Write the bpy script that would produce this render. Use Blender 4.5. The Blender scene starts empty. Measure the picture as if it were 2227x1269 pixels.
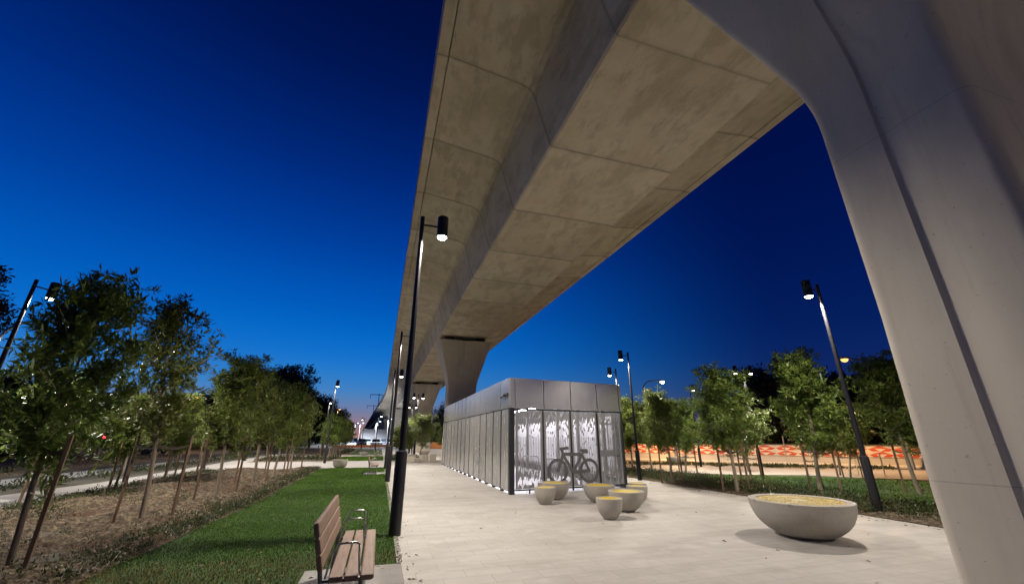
import bpy, bmesh, math, random
import numpy as np
from mathutils import Vector, Matrix
R = math.radians
PI = math.pi
sc = bpy.context.scene
COL = sc.collection

# ------------------------------------------------------------------ camera, sky, exposure
cam_d = bpy.data.cameras.new('camera')
cam_d.sensor_width = 36.0
cam_d.lens = 871.0 / 2227.0 * 36.0
cam_d.clip_start = 0.05
cam_d.clip_end = 3000
cam = bpy.data.objects.new('camera', cam_d)
COL.objects.link(cam)
cam.location = (0, 0, 1.6)
cam.rotation_euler = (Matrix.Rotation(R(-17.2), 3, 'Z') @ Matrix.Rotation(R(90 + 19.96), 3, 'X') @ Matrix.Rotation(R(0.16), 3, 'Z')).to_euler()
sc.camera = cam

def lin(c):
    return tuple(((x / 255.0) / 12.92 if x <= 10.3 else (((x / 255.0) + .055) / 1.055) ** 2.4) for x in c)

world = bpy.data.worlds.new('World')
sc.world = world
world.use_nodes = True
wn, wl = world.node_tree.nodes, world.node_tree.links
wn.clear()
def wnode(t, **k):
    n = wn.new(t)
    for a, b in k.items():
        setattr(n, a, b)
    return n
tc = wnode('ShaderNodeTexCoord')
sep = wnode('ShaderNodeSeparateXYZ')
wl.new(tc.outputs['Generated'], sep.inputs[0])
asn = wnode('ShaderNodeMath', operation='ARCSINE'); wl.new(sep.outputs['Z'], asn.inputs[0])
elev = wnode('ShaderNodeMapRange'); elev.inputs['From Min'].default_value = R(0); elev.inputs['From Max'].default_value = R(60)
wl.new(asn.outputs[0], elev.inputs['Value'])
def ramp(stops):
    r = wnode('ShaderNodeValToRGB')
    cr = r.color_ramp
    cr.interpolation = 'B_SPLINE'
    while len(cr.elements) > 1:
        cr.elements.remove(cr.elements[-1])
    for i, (e, c) in enumerate(stops):
        el = cr.elements[0] if i == 0 else cr.elements.new(e / 60.0)
        el.position = e / 60.0
        el.color = (*lin(c), 1)
    wl.new(elev.outputs[0], r.inputs[0])
    return r
west = ramp([(0, (170, 122, 110)), (1.5, (150, 120, 130)), (3.5, (105, 128, 168)), (6, (55, 132, 200)), (10, (8, 114, 208)), (16, (0, 92, 190)),
             (24, (0, 62, 158)), (34, (0, 38, 118)), (46, (0, 18, 76)), (60, (0, 10, 52))])
east = ramp([(0, (62, 50, 70)), (3, (36, 44, 88)), (7, (13, 40, 102)), (13, (3, 29, 92)), (22, (0, 21, 82)), (34, (0, 15, 70)), (48, (0, 10, 56)), (60, (0, 8, 48))])
GA = R(-24)
vdot = wnode('ShaderNodeVectorMath', operation='DOT_PRODUCT')
vflat = wnode('ShaderNodeCombineXYZ'); wl.new(sep.outputs['X'], vflat.inputs[0]); wl.new(sep.outputs['Y'], vflat.inputs[1])
vnorm = wnode('ShaderNodeVectorMath', operation='NORMALIZE'); wl.new(vflat.outputs[0], vnorm.inputs[0])
wl.new(vnorm.outputs[0], vdot.inputs[0]); vdot.inputs[1].default_value = (math.sin(GA), math.cos(GA), 0)
azf = wnode('ShaderNodeMapRange', interpolation_type='SMOOTHSTEP'); azf.inputs['From Min'].default_value = 0.22; azf.inputs['From Max'].default_value = 1.0
wl.new(vdot.outputs['Value'], azf.inputs['Value'])
wmix = wnode('ShaderNodeMix', data_type='RGBA')
wl.new(azf.outputs[0], wmix.inputs['Factor']); wl.new(east.outputs[0], wmix.inputs['A']); wl.new(west.outputs[0], wmix.inputs['B'])
wbg = wnode('ShaderNodeBackground'); wbg.inputs['Strength'].default_value = 1.0
wl.new(wmix.outputs['Result'], wbg.inputs['Color'])
wout = wnode('ShaderNodeOutputWorld'); wl.new(wbg.outputs[0], wout.inputs['Surface'])

sc.view_settings.view_transform = 'Standard'
sc.view_settings.look = 'None'
sc.view_settings.exposure = 0.0
sc.view_settings.gamma = 1.0
sc.render.engine = 'CYCLES'
cy = sc.cycles
cy.use_denoising = True
cy.max_bounces = 8; cy.diffuse_bounces = 4; cy.glossy_bounces = 3; cy.transmission_bounces = 4; cy.transparent_max_bounces = 8
cy.sample_clamp_indirect = 4.0
cy.caustics_reflective = False; cy.caustics_refractive = False

LAMP_W = 1500.0        # watts of one path lamp
# ------------------------------------------------------------------ helpers
class MB:
    """collects shapes, links them as ONE mesh object"""
    def __init__(s): s.v = []; s.f = []; s.m = []; s.mi = 0
    def add(s, vs, fs):
        b = len(s.v); s.v += [tuple(v) for v in vs]
        for f in fs:
            s.f.append([i + b for i in f]); s.m.append(s.mi)
    def quad(s, a, b, c, d): s.add([a, b, c, d], [(0, 1, 2, 3)])
    def box(s, lo, hi, M=None):
        x0, y0, z0 = lo; x1, y1, z1 = hi
        vs = [(x0, y0, z0), (x1, y0, z0), (x1, y1, z0), (x0, y1, z0), (x0, y0, z1), (x1, y0, z1), (x1, y1, z1), (x0, y1, z1)]
        if M is not None: vs = [M @ Vector(v) for v in vs]
        s.add(vs, [(0, 3, 2, 1), (4, 5, 6, 7), (0, 1, 5, 4), (1, 2, 6, 5), (2, 3, 7, 6), (3, 0, 4, 7)])
    def bbox(s, lo, hi, c=.01, M=None):
        """box with chamfered vertical and horizontal edges"""
        bm = bmesh.new(); bmesh.ops.create_cube(bm, size=1)
        L, H = Vector(lo), Vector(hi)
        for v in bm.verts: v.co = Vector(((v.co[i] + .5) * (H[i] - L[i]) + L[i]) for i in range(3))
        bmesh.ops.bevel(bm, geom=bm.edges[:], offset=c, segments=2, profile=.5, affect='EDGES')
        bm.verts.index_update()
        s.add([(M @ v.co) if M is not None else v.co.copy() for v in bm.verts], [[v.index for v in f.verts] for f in bm.faces]); bm.free()
    def tube(s, pts, rad, n=8, cap=True):
        pts = [Vector(p) for p in pts]
        if not hasattr(rad, '__len__'): rad = [rad] * len(pts)
        b = len(s.v); up = None
        for i, p in enumerate(pts):
            t = (pts[min(i + 1, len(pts) - 1)] - pts[max(i - 1, 0)]).normalized()
            if up is None: up = Vector((1, 0, 0)) if abs(t.x) < .9 else Vector((0, 1, 0))
            a = (up - t * up.dot(t)).normalized(); up = a; c = t.cross(a)
            for k in range(n):
                q = 2 * PI * k / n; s.v.append(tuple(p + (a * math.cos(q) + c * math.sin(q)) * rad[i]))
        for i in range(len(pts) - 1):
            for k in range(n):
                s.f.append([b + i * n + k, b + i * n + (k + 1) % n, b + (i + 1) * n + (k + 1) % n, b + (i + 1) * n + k]); s.m.append(s.mi)
        if cap:
            s.f.append([b + k for k in range(n)][::-1]); s.m.append(s.mi)
            s.f.append([b + (len(pts) - 1) * n + k for k in range(n)]); s.m.append(s.mi)
    def lathe(s, prof, n=32, c=(0, 0, 0)):
        b = len(s.v)
        for r, z in prof:
            for k in range(n):
                q = 2 * PI * k / n; s.v.append((c[0] + r * math.cos(q), c[1] + r * math.sin(q), c[2] + z))
        for i in range(len(prof) - 1):
            for k in range(n):
                s.f.append([b + i * n + k, b + i * n + (k + 1) % n, b + (i + 1) * n + (k + 1) % n, b + (i + 1) * n + k]); s.m.append(s.mi)
        s.f.append([b + k for k in range(n)][::-1]); s.m.append(s.mi)
        s.f.append([b + (len(prof) - 1) * n + k for k in range(n)]); s.m.append(s.mi)
    def prism(s, poly, y0, y1, axes=(0, 2, 1)):
        """extrude a 2-D outline (given in axes[0], axes[1]) along axes[2]"""
        n = len(poly); vs = []
        for y in (y0, y1):
            for a, b in poly:
                p = [0, 0, 0]; p[axes[0]] = a; p[axes[1]] = b; p[axes[2]] = y; vs.append(p)
        s.add(vs, [list(range(n))[::-1], list(range(n, 2 * n))] + [(i, (i + 1) % n, n + (i + 1) % n, n + i) for i in range(n)])
    def mesh(s, name, mats, smooth=None):
        me = bpy.data.meshes.new(name); me.from_pydata(s.v, [], s.f)
        for m in (mats if isinstance(mats, (list, tuple)) else [mats]): me.materials.append(m)
        if len(me.materials) > 1: me.polygons.foreach_set('material_index', s.m)
        bm = bmesh.new(); bm.from_mesh(me); bmesh.ops.recalc_face_normals(bm, faces=bm.faces[:]); bm.to_mesh(me); bm.free()
        if smooth is not None:
            me.polygons.foreach_set('use_smooth', [True] * len(me.polygons)); me.set_sharp_from_angle(angle=R(smooth))
        return me
    def build(s, name, mats, parent=None, loc=None, smooth=None):
        return link(name, s.mesh(name, mats, smooth), parent, loc)

def link(name, data, parent=None, loc=None):
    o = bpy.data.objects.new(name, data); COL.objects.link(o)
    if parent is not None: o.parent = parent
    if loc is not None: o.location = loc
    return o
def tag(o, label, cat, group=None):
    o['label'] = label; o['category'] = cat
    if group: o['group'] = group
    return o
def thing(name, label, cat, loc=(0, 0, 0), rz=0.0, group=None):
    o = bpy.data.objects.new(name, None); o.empty_display_size = .2; COL.objects.link(o)
    o.location = loc; o.rotation_euler = (0, 0, rz)
    return tag(o, label, cat, group)
def struct(o, kind='structure'):
    o['kind'] = kind; return o
def copy_tree(o, label=None, loc=None, rz=None, scale=None, parent=None):
    c = o.copy(); COL.objects.link(c)
    if parent is not None:
        c.parent = parent
    else:
        if label: c['label'] = label
        if loc is not None: c.location = loc
        if rz is not None: c.rotation_euler = (0, 0, rz)
        if scale is not None: c.scale = (scale,) * 3 if not hasattr(scale, '__len__') else scale
    for ch in list(o.children): copy_tree(ch, parent=c)
    return c

# ------------------------------------------------------------------ materials
class NT:
    def __init__(s, name):
        s.mat = bpy.data.materials.new(name); s.mat.use_nodes = True
        s.t = s.mat.node_tree; s.b = s.t.nodes['Principled BSDF']; s.out = s.t.nodes['Material Output']
        s._c = None
    def n(s, t, **k):
        x = s.t.nodes.new(t)
        for a, b in k.items(): setattr(x, a, b)
        return x
    def l(s, a, b): s.t.links.new(a, b)
    def coord(s, kind='Object'):
        return s.n('ShaderNodeTexCoord').outputs[kind]
    def pos(s): return s.n('ShaderNodeNewGeometry').outputs['Position']
    def noise(s, co, scale, detail=4, rough=.55, sx=None):
        if sx is not None:
            mp = s.n('ShaderNodeMapping'); mp.inputs['Scale'].default_value = sx; s.l(co, mp.inputs[0]); co = mp.outputs[0]
        x = s.n('ShaderNodeTexNoise'); x.inputs['Scale'].default_value = scale; x.inputs['Detail'].default_value = detail; x.inputs['Roughness'].default_value = rough
        s.l(co, x.inputs['Vector']); return x.outputs['Fac']
    def ramp(s, fac, stops):
        r = s.n('ShaderNodeValToRGB'); cr = r.color_ramp
        while len(cr.elements) > 1: cr.elements.remove(cr.elements[-1])
        for i, (p, c) in enumerate(stops):
            e = cr.elements[0] if i == 0 else cr.elements.new(p)
            e.position = p; e.color = (*(c if hasattr(c, '__len__') else (c, c, c)), 1)
        s.l(fac, r.inputs[0]); return r.outputs[0]
    def mix(s, a, b, fac, blend='MIX'):
        m = s.n('ShaderNodeMix', data_type='RGBA', blend_type=blend)
        for sock, v in ((m.inputs['A'], a), (m.inputs['B'], b)):
            if hasattr(v, 'node'): s.l(v, sock)
            else: sock.default_value = (*v, 1) if len(v) == 3 else v
        if hasattr(fac, 'node'): s.l(fac, m.inputs['Factor'])
        else: m.inputs['Factor'].default_value = fac
        return m.outputs['Result']
    def math(s, op, a, b=0.0, clamp=False):
        m = s.n('ShaderNodeMath', operation=op); m.use_clamp = clamp
        for i, v in enumerate((a, b)):
            if hasattr(v, 'node'): s.l(v, m.inputs[i])
            else: m.inputs[i].default_value = v
        return m.outputs[0]
    def xyz(s, co):
        x = s.n('ShaderNodeSeparateXYZ'); s.l(co, x.inputs[0]); return x.outputs
    def base(s, v): (s.l(v, s.b.inputs['Base Color']) if hasattr(v, 'node') else setattr(s.b.inputs['Base Color'], 'default_value', (*v, 1)))
    def rough(s, v): (s.l(v, s.b.inputs['Roughness']) if hasattr(v, 'node') else setattr(s.b.inputs['Roughness'], 'default_value', v))
    def metal(s, v): s.b.inputs['Metallic'].default_value = v
    def bump(s, h, strength=.3, dist=.02):
        x = s.n('ShaderNodeBump'); x.inputs['Strength'].default_value = strength; x.inputs['Distance'].default_value = dist
        s.l(h, x.inputs['Height']); s.l(x.outputs[0], s.b.inputs['Normal'])
    def emit(s, c, st):
        s.b.inputs['Emission Color'].default_value = (*c, 1); s.b.inputs['Emission Strength'].default_value = st

M = {}
def simple(name, c, rough=.6, metal=0.0, var=.25, scale=8.0, bump=0.0):
    t = NT(name); co = t.coord()
    f = t.noise(co, scale)
    t.base(t.mix(tuple(x * (1 - var) for x in c), tuple(min(1, x * (1 + var)) for x in c), f))
    t.rough(t.ramp(f, [(.3, max(0, rough - .06)), (.7, min(1, rough + .06))])); t.metal(metal)
    if bump: t.bump(t.noise(co, scale * 8), bump, .01)
    M[name] = t.mat; return t.mat
def glow(name, c, st):
    t = NT(name); t.base((.02, .02, .02)); t.emit(c, st); M[name] = t.mat; return t.mat

# weathered cast concrete of the viaduct: 3 m segments, stained
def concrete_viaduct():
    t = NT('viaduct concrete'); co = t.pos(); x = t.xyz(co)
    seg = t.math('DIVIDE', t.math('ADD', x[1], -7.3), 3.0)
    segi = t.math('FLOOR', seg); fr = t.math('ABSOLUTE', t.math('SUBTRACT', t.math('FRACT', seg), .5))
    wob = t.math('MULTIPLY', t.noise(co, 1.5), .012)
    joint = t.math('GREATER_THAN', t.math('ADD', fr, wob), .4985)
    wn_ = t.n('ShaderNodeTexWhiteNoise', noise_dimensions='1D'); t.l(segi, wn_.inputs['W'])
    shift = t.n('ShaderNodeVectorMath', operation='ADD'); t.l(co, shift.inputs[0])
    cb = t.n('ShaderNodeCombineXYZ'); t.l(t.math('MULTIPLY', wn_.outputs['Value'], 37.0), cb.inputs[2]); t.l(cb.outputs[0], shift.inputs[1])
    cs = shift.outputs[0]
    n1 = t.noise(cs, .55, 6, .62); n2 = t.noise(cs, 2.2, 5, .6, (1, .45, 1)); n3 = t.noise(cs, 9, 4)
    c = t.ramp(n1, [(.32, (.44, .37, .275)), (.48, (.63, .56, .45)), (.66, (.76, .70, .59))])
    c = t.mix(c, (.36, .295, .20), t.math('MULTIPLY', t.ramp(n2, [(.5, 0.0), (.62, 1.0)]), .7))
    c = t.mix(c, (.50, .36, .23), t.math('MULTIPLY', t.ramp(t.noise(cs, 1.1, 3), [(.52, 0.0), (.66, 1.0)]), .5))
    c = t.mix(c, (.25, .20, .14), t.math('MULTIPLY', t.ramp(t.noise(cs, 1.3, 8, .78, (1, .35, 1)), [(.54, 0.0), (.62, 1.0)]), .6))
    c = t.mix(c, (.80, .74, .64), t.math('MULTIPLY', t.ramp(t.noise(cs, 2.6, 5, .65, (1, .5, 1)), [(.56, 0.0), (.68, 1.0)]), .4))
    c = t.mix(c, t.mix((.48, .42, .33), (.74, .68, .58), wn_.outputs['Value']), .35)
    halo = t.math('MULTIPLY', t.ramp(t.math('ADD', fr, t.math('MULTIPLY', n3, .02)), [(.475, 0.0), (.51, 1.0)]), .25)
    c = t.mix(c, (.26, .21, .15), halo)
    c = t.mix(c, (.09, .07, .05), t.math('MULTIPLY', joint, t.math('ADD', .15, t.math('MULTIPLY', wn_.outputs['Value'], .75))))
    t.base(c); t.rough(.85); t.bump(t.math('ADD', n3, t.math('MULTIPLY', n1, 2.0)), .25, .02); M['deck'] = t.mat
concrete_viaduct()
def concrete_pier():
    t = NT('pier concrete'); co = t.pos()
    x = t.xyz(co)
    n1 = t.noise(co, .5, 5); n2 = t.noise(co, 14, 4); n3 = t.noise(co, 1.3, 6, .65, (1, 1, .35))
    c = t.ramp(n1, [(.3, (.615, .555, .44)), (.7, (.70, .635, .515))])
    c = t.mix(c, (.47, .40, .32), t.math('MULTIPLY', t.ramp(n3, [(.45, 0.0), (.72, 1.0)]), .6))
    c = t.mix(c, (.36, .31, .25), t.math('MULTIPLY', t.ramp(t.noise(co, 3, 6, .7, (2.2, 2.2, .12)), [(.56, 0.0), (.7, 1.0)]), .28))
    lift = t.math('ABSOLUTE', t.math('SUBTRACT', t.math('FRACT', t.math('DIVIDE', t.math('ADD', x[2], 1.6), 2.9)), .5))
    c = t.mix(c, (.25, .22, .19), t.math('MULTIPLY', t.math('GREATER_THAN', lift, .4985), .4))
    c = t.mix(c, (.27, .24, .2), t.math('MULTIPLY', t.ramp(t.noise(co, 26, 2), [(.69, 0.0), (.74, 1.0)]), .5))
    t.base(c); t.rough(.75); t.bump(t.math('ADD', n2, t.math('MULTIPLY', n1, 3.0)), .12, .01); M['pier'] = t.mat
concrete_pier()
def paving(name='paving', k=1.0):
    t = NT(name); co = t.pos()
    br = t.n('ShaderNodeTexBrick'); br.offset = .5; br.squash = 1.0
    mp = t.n('ShaderNodeMapping'); t.l(co, mp.inputs[0])
    t.l(mp.outputs[0], br.inputs['Vector'])
    br.inputs['Scale'].default_value = 1.0; br.inputs['Brick Width'].default_value = .6; br.inputs['Row Height'].default_value = .3
    br.inputs['Mortar Size'].default_value = .004; br.inputs['Mortar Smooth'].default_value = .2; br.inputs['Bias'].default_value = 0
    br.inputs['Color1'].default_value = (.42, .40, .372, 1); br.inputs['Color2'].default_value = (.465, .445, .415, 1); br.inputs['Mortar'].default_value = (.25, .232, .21, 1)
    n1 = t.noise(co, .45, 6, .65); n2 = t.noise(co, 1.6, 5, .6, (.35, 1.2, 1)); n3 = t.noise(co, 60, 3)
    c = t.mix(br.outputs['Color'], (.28, .26, .23), t.math('MULTIPLY', t.ramp(n1, [(.45, 0.0), (.68, 1.0)]), .6))
    c = t.mix(c, (.29, .265, .235), t.math('MULTIPLY', t.ramp(n2, [(.5, 0.0), (.68, 1.0)]), .6))
    c = t.mix(c, (.58, .55, .5), t.math('MULTIPLY', t.ramp(t.noise(co, 2.7, 4), [(.55, 0.0), (.7, 1.0)]), .35))
    c = t.mix(c, (.12, .1, .085), t.ramp(t.noise(co, 5.5, 1), [(.79, 0.0), (.80, .7)]))
    c = t.mix(c, (.42, .39, .35), t.math('MULTIPLY', n3, .3))
    if k != 1.0: c = t.mix((0, 0, 0), c, k)
    t.base(c); t.rough(t.ramp(n1, [(.3, .6), (.7, .8)]))
    t.bump(t.math('ADD', t.math('MULTIPLY', br.outputs['Fac'], -1.0), t.math('MULTIPLY', n3, .4)), .25, .004); M[name] = t.mat
paving(); paving('slab paving', .62)
simple('slab', (.30, .28, .26), .75, 0, .15, 5, .1)
simple('far path', (.33, .315, .30), .8, 0, .12, 3, .1)
def soil():
    t = NT('soil mulch'); co = t.pos()
    n1 = t.noise(co, .7, 5); n2 = t.noise(co, 9, 7, .75); n3 = t.noise(co, 45, 3)
    c = t.ramp(n2, [(.36, (.035, .022, .014)), (.5, (.13, .095, .058)), (.60, (.31, .245, .155))])
    c = t.mix(c, (.11, .05, .028), t.ramp(n1, [(.5, 0.0), (.64, .7)]))
    t.base(c); t.rough(.95); t.bump(t.math('ADD', n2, t.math('MULTIPLY', n3, .5)), 1.0, .12); M['soil'] = t.mat
soil()
def turf():
    t = NT('turf'); co = t.pos(); x = t.xyz(co)
    n1 = t.noise(co, .9, 5, .6, (1.0, .5, 1)); n2 = t.noise(co, 40, 4)
    c = t.ramp(n1, [(.3, (.022, .06, .005)), (.7, (.04, .10, .009))])
    c = t.mix(c, (.015, .03, .006), t.math('MULTIPLY', n2, .4))
    t.base(c); t.rough(.95); t.bump(n2, .8, .03); M['turf'] = t.mat
turf()
def blade():
    t = NT('grass blades'); co = t.pos(); x = t.xyz(co)
    n1 = t.noise(co, .8, 4, .6, (1.0, .5, 1)); n2 = t.noise(co, 25, 2)
    c = t.ramp(n1, [(.3, (.048, .112, .004)), (.7, (.092, .195, .008))])
    c = t.mix(c, (.12, .15, .03), t.ramp(n2, [(.62, 0.0), (.75, .5)]))
    # worn, straw-coloured strip beside the bench slab
    d = t.math('ADD', x[1], t.math('MULTIPLY', t.noise(co, 2.2, 4), 1.1))
    dry = t.ramp(t.math('DIVIDE', d, 10.0), [(.76, 1.0), (.80, 0.0)])
    c = t.mix(c, (.21, .15, .055), t.math('MULTIPLY', dry, .9))
    t.base(c); t.rough(.6)
    t.b.inputs['Specular IOR Level'].default_value = .25
    M['blade'] = t.mat
blade()
simple('ground', (.05, .045, .03), .95, 0, .5, .6, .3)
simple('asphalt', (.06, .058, .055), .85, 0, .2, 2, .2)
def leaf(name, a, b, tr=.35):
    t = NT(name); co = t.coord('Object')
    oi = t.n('ShaderNodeObjectInfo')
    n1 = t.noise(co, 2.3, 3); n2 = t.noise(co, 30, 1)
    c = t.mix(a, b, t.ramp(t.math('ADD', t.math('MULTIPLY', n1, .6), t.math('MULTIPLY', n2, .4)), [(.35, 0.0), (.65, 1.0)]))
    hs = t.n('ShaderNodeHueSaturation'); t.l(c, hs.inputs['Color'])
    t.l(t.math('ADD', .485, t.math('MULTIPLY', oi.outputs['Random'], .03)), hs.inputs['Hue'])
    t.l(t.math('ADD', .75, t.math('MULTIPLY', oi.outputs['Random'], .5)), hs.inputs['Value'])
    c = hs.outputs[0]
    t.base(c); t.rough(.42); t.b.inputs['Specular IOR Level'].default_value = .35
    tl = t.n('ShaderNodeBsdfTranslucent'); t.l(c, tl.inputs[0])
    ms = t.n('ShaderNodeMixShader'); ms.inputs[0].default_value = tr
    t.l(t.b.outputs[0], ms.inputs[1]); t.l(tl.outputs[0], ms.inputs[2]); t.l(ms.outputs[0], t.out.inputs['Surface'])
    M[name] = t.mat
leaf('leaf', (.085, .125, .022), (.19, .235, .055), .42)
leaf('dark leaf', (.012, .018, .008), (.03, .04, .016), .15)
leaf('cover leaf', (.022, .036, .010), (.07, .085, .026), .25)
def bark(name, a, b):
    t = NT(name); co = t.coord('Object')
    n = t.noise(co, 6, 5, .6, (4, 4, .6)); c = t.mix(a, b, n)
    t.base(c); t.rough(.85); t.bump(n, .5, .02); M[name] = t.mat
bark('bark', (.13, .10, .07), (.30, .25, .19)); bark('stake wood', (.09, .055, .035), (.22, .145, .095)); bark('dark bark', (.03, .025, .02), (.08, .065, .05))
simple('webbing', (.13, .105, .08), .9, 0, .3, 30)
def timber():
    t = NT('bench timber'); co = t.coord('Object')
    n = t.noise(co, 9, 5, .6, (6, .35, 6)); n2 = t.noise(co, 2, 3)
    c = t.ramp(n, [(.3, (.15, .085, .055)), (.55, (.25, .15, .10)), (.75, (.33, .21, .145))])
    c = t.mix(c, (.33, .26, .2), t.math('MULTIPLY', n2, .3))
    t.base(c); t.rough(.6); t.bump(n, .25, .006); M['timber'] = t.mat
timber()
simple('steel tube', (.36, .37, .37), .3, 1.0, .1, 20)
simple('bench steel', (.16, .17, .17), .4, .8, .2, 20)
simple('lamp black', (.018, .018, .022), .38, .2, .3, 20)
simple('galv steel', (.3, .3, .31), .5, .6, .2, 10)
def metalsheet(name, c, rough, sx, mtl=.85):
    t = NT(name); co = t.pos()
    n = t.noise(co, 3, 5, .6, sx); n1 = t.noise(co, .5, 2)
    t.base(t.mix(tuple(x * .9 for x in c), tuple(x * 1.06 for x in c), t.math('ADD', t.math('MULTIPLY', n, .5), t.math('MULTIPLY', n1, .5))))
    t.metal(mtl); t.rough(t.ramp(n, [(.2, rough - .03), (.8, rough + .03)])); t.bump(n1, .06, .05); M[name] = t.mat
metalsheet('fascia metal', (.66, .64, .61), .25, (1, 1, 1), .75); metalsheet('wall metal', (.60, .59, .57), .26, (5, 5, .4), .55); metalsheet('perforated metal', (.33, .33, .335), .45, (8, 8, .5), .7)
def fine_mesh():
    t = NT('fine mesh'); co = t.pos(); vo = t.n('ShaderNodeTexVoronoi'); vo.inputs['Scale'].default_value = 90; vo.inputs['Randomness'].default_value = 0; t.l(co, vo.inputs['Vector'])
    t.base((.4, .4, .41)); t.metal(.6); t.rough(.45); t.l(t.math('GREATER_THAN', vo.outputs['Distance'], .56), t.b.inputs['Alpha']); M['fine mesh'] = t.mat
fine_mesh()
simple('dark frame', (.03, .032, .035), .45, .5, .2, 10)
simple('emblem metal', (.115, .112, .11), .55, .3, .15, 6)
simple('inside wall', (.62, .61, .63), .6, 0, .08, 3)
simple('roof sheet', (.2, .2, .21), .6, .3, .2, 3)
def conc(name, a, b):
    t = NT(name); co = t.coord('Object')
    n1 = t.noise(co, 3, 5); n2 = t.noise(co, 40, 4); vo = t.n('ShaderNodeTexVoronoi'); vo.inputs['Scale'].default_value = 26; t.l(co, vo.inputs['Vector'])
    c = t.mix(a, b, n1); c = t.mix(c, tuple(x * .8 for x in a), t.math('MULTIPLY', t.ramp(n2, [(.5, 0.0), (.7, 1.0)]), .5))
    pit = t.ramp(vo.outputs['Distance'], [(.03, 1.0), (.09, 0.0)])
    c = t.mix(c, (.12, .11, .095), t.math('MULTIPLY', pit, .35))
    t.base(c); t.rough(.8); t.bump(t.math('ADD', n2, t.math('MULTIPLY', pit, -.6)), .25, .006); M[name] = t.mat
conc('bowl concrete', (.33, .305, .265), (.43, .40, .355)); conc('sandstone', (.42, .38, .31), (.54, .50, .43))
def mosaic(name, big):
    t = NT(name); co = t.coord('Object')
    vo = t.n('ShaderNodeTexVoronoi'); vo.inputs['Scale'].default_value = 42 if big else 55; t.l(co, vo.inputs['Vector'])
    ed = t.n('ShaderNodeTexVoronoi', feature='DISTANCE_TO_EDGE'); ed.inputs['Scale'].default_value = 42 if big else 55; t.l(co, ed.inputs['Vector'])
    g = t.xyz(vo.outputs['Color'])
    if big: c = t.ramp(g[0], [(.0, (.17, .11, .008)), (.35, (.34, .24, .015)), (.7, (.42, .31, .03)), (1, (.6, .5, .16))])
    else: c = t.ramp(g[0], [(.0, (.38, .265, .006)), (.5, (.53, .385, .012)), (1, (.66, .51, .03))])
    c = t.mix(c, (.3, .25, .12), t.ramp(ed.outputs['Distance'], [(.0, .6), (.05, 0.0)]))
    if big:   # pale patch in the middle
        x = t.xyz(co); r2 = t.math('ADD', t.math('POWER', x[0], 2.0), t.math('POWER', x[1], 2.0))
        c = t.mix(c, (.55, .5, .4), t.math('MULTIPLY', t.ramp(t.math('ADD', r2, t.math('MULTIPLY', t.noise(co, 9), .03)), [(.022, 1.0), (.035, 0.0)]), .8))
    t.base(c); t.rough(.38 if big else .5); t.b.inputs['Specular IOR Level'].default_value = .22 if big else .08
    nm = t.n('ShaderNodeVectorMath', operation='ADD'); sub = t.n('ShaderNodeVectorMath', operation='SUBTRACT'); sub.inputs[1].default_value = (.5, .5, .5)
    t.l(vo.outputs['Color'], sub.inputs[0]); scl = t.n('ShaderNodeVectorMath', operation='SCALE'); scl.inputs['Scale'].default_value = .6 if big else .1
    t.l(sub.outputs[0], scl.inputs[0]); ge = t.n('ShaderNodeNewGeometry'); t.l(ge.outputs['Normal'], nm.inputs[0]); t.l(scl.outputs[0], nm.inputs[1])
    nn = t.n('ShaderNodeVectorMath', operation='NORMALIZE'); t.l(nm.outputs[0], nn.inputs[0]); t.l(nn.outputs[0], t.b.inputs['Normal'])
    M[name] = t.mat
mosaic('gold mosaic', True); mosaic('yellow mosaic', False)
simple('barrier concrete', (.42, .38, .33), .85, 0, .15, 2, .15)
simple('hoarding white', (.62, .56, .47), .7, 0, .1, 3); simple('hoarding red', (.52, .07, .025), .7, 0, .15, 3); simple('hoarding rail', (.1, .085, .07), .7, 0, .2, 3)
simple('orange barrier', (.5, .19, .06), .7, 0, .2, 2)
simple('car paint white', (.72, .73, .74), .25, 0, .05, 2); simple('car paint dark', (.05, .06, .09), .25, 0, .1, 2); simple('car glass', (.015, .018, .02), .08, 0, .1, 2); simple('tyre', (.015, .015, .015), .8, 0, .1, 5); simple('chrome', (.6, .6, .6), .2, 1, .05, 5)
simple('render wall', (.55, .55, .56), .8, 0, .1, 1); simple('building brick', (.2, .13, .1), .85, 0, .2, 2); simple('straw', (.17, .125, .05), .95, 0, .3, 9, .3)
glow('warm lamp', (1.0, .93, .82), 40); glow('cool lamp', (.62, .74, 1.0), 4); glow('orange lamp', (1.0, .46, .12), 2.6)
glow('led strip', (.97, .94, 1.0), 54); glow('red lens', (1.0, .03, .05), 40); glow('green lens', (.03, 1.0, .6), 6); glow('window light', (1.0, .86, .76), .55); glow('headlight', (.85, .93, 1.0), 30)

rnd = random.Random(7)
rng = np.random.default_rng(11)

# ------------------------------------------------------------------ ground, paths, lawns (setting)
def sheet(name, poly, z, mat, kind='structure'):
    m = MB(); n = len(poly); m.add([(x, y, z) for x, y in poly], [list(range(n))]); o = m.build(name, mat); struct(o, kind); return o
sheet('ground', [(-700, -300), (700, -300), (700, 900), (-700, 900)], -.03, M['ground'])
sheet('pavement', [(.45, -14), (10.45, -14), (10.45, 25.7), (10.45, 64), (.45, 64)], 0, M['paving'])
sheet('cross_path', [(-8.35, 25.75), (.446, 25.75), (.446, 33.2), (-8.35, 33.2)], -.001, M['far path'])
simple('grey path', (.30, .29, .275), .8, 0, .12, 3, .1)
sheet('side_path', [(-8.35, -2), (-8.35, 48), (-9.75, 48), (-9.75, 20), (-10.6, 14), (-11.2, -2)], -.002, M['grey path'])
sheet('outer_path', [(-12.2, 8), (-11.6, 48), (-12.9, 48), (-14.6, 8)], -.004, M['grey path'])
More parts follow.
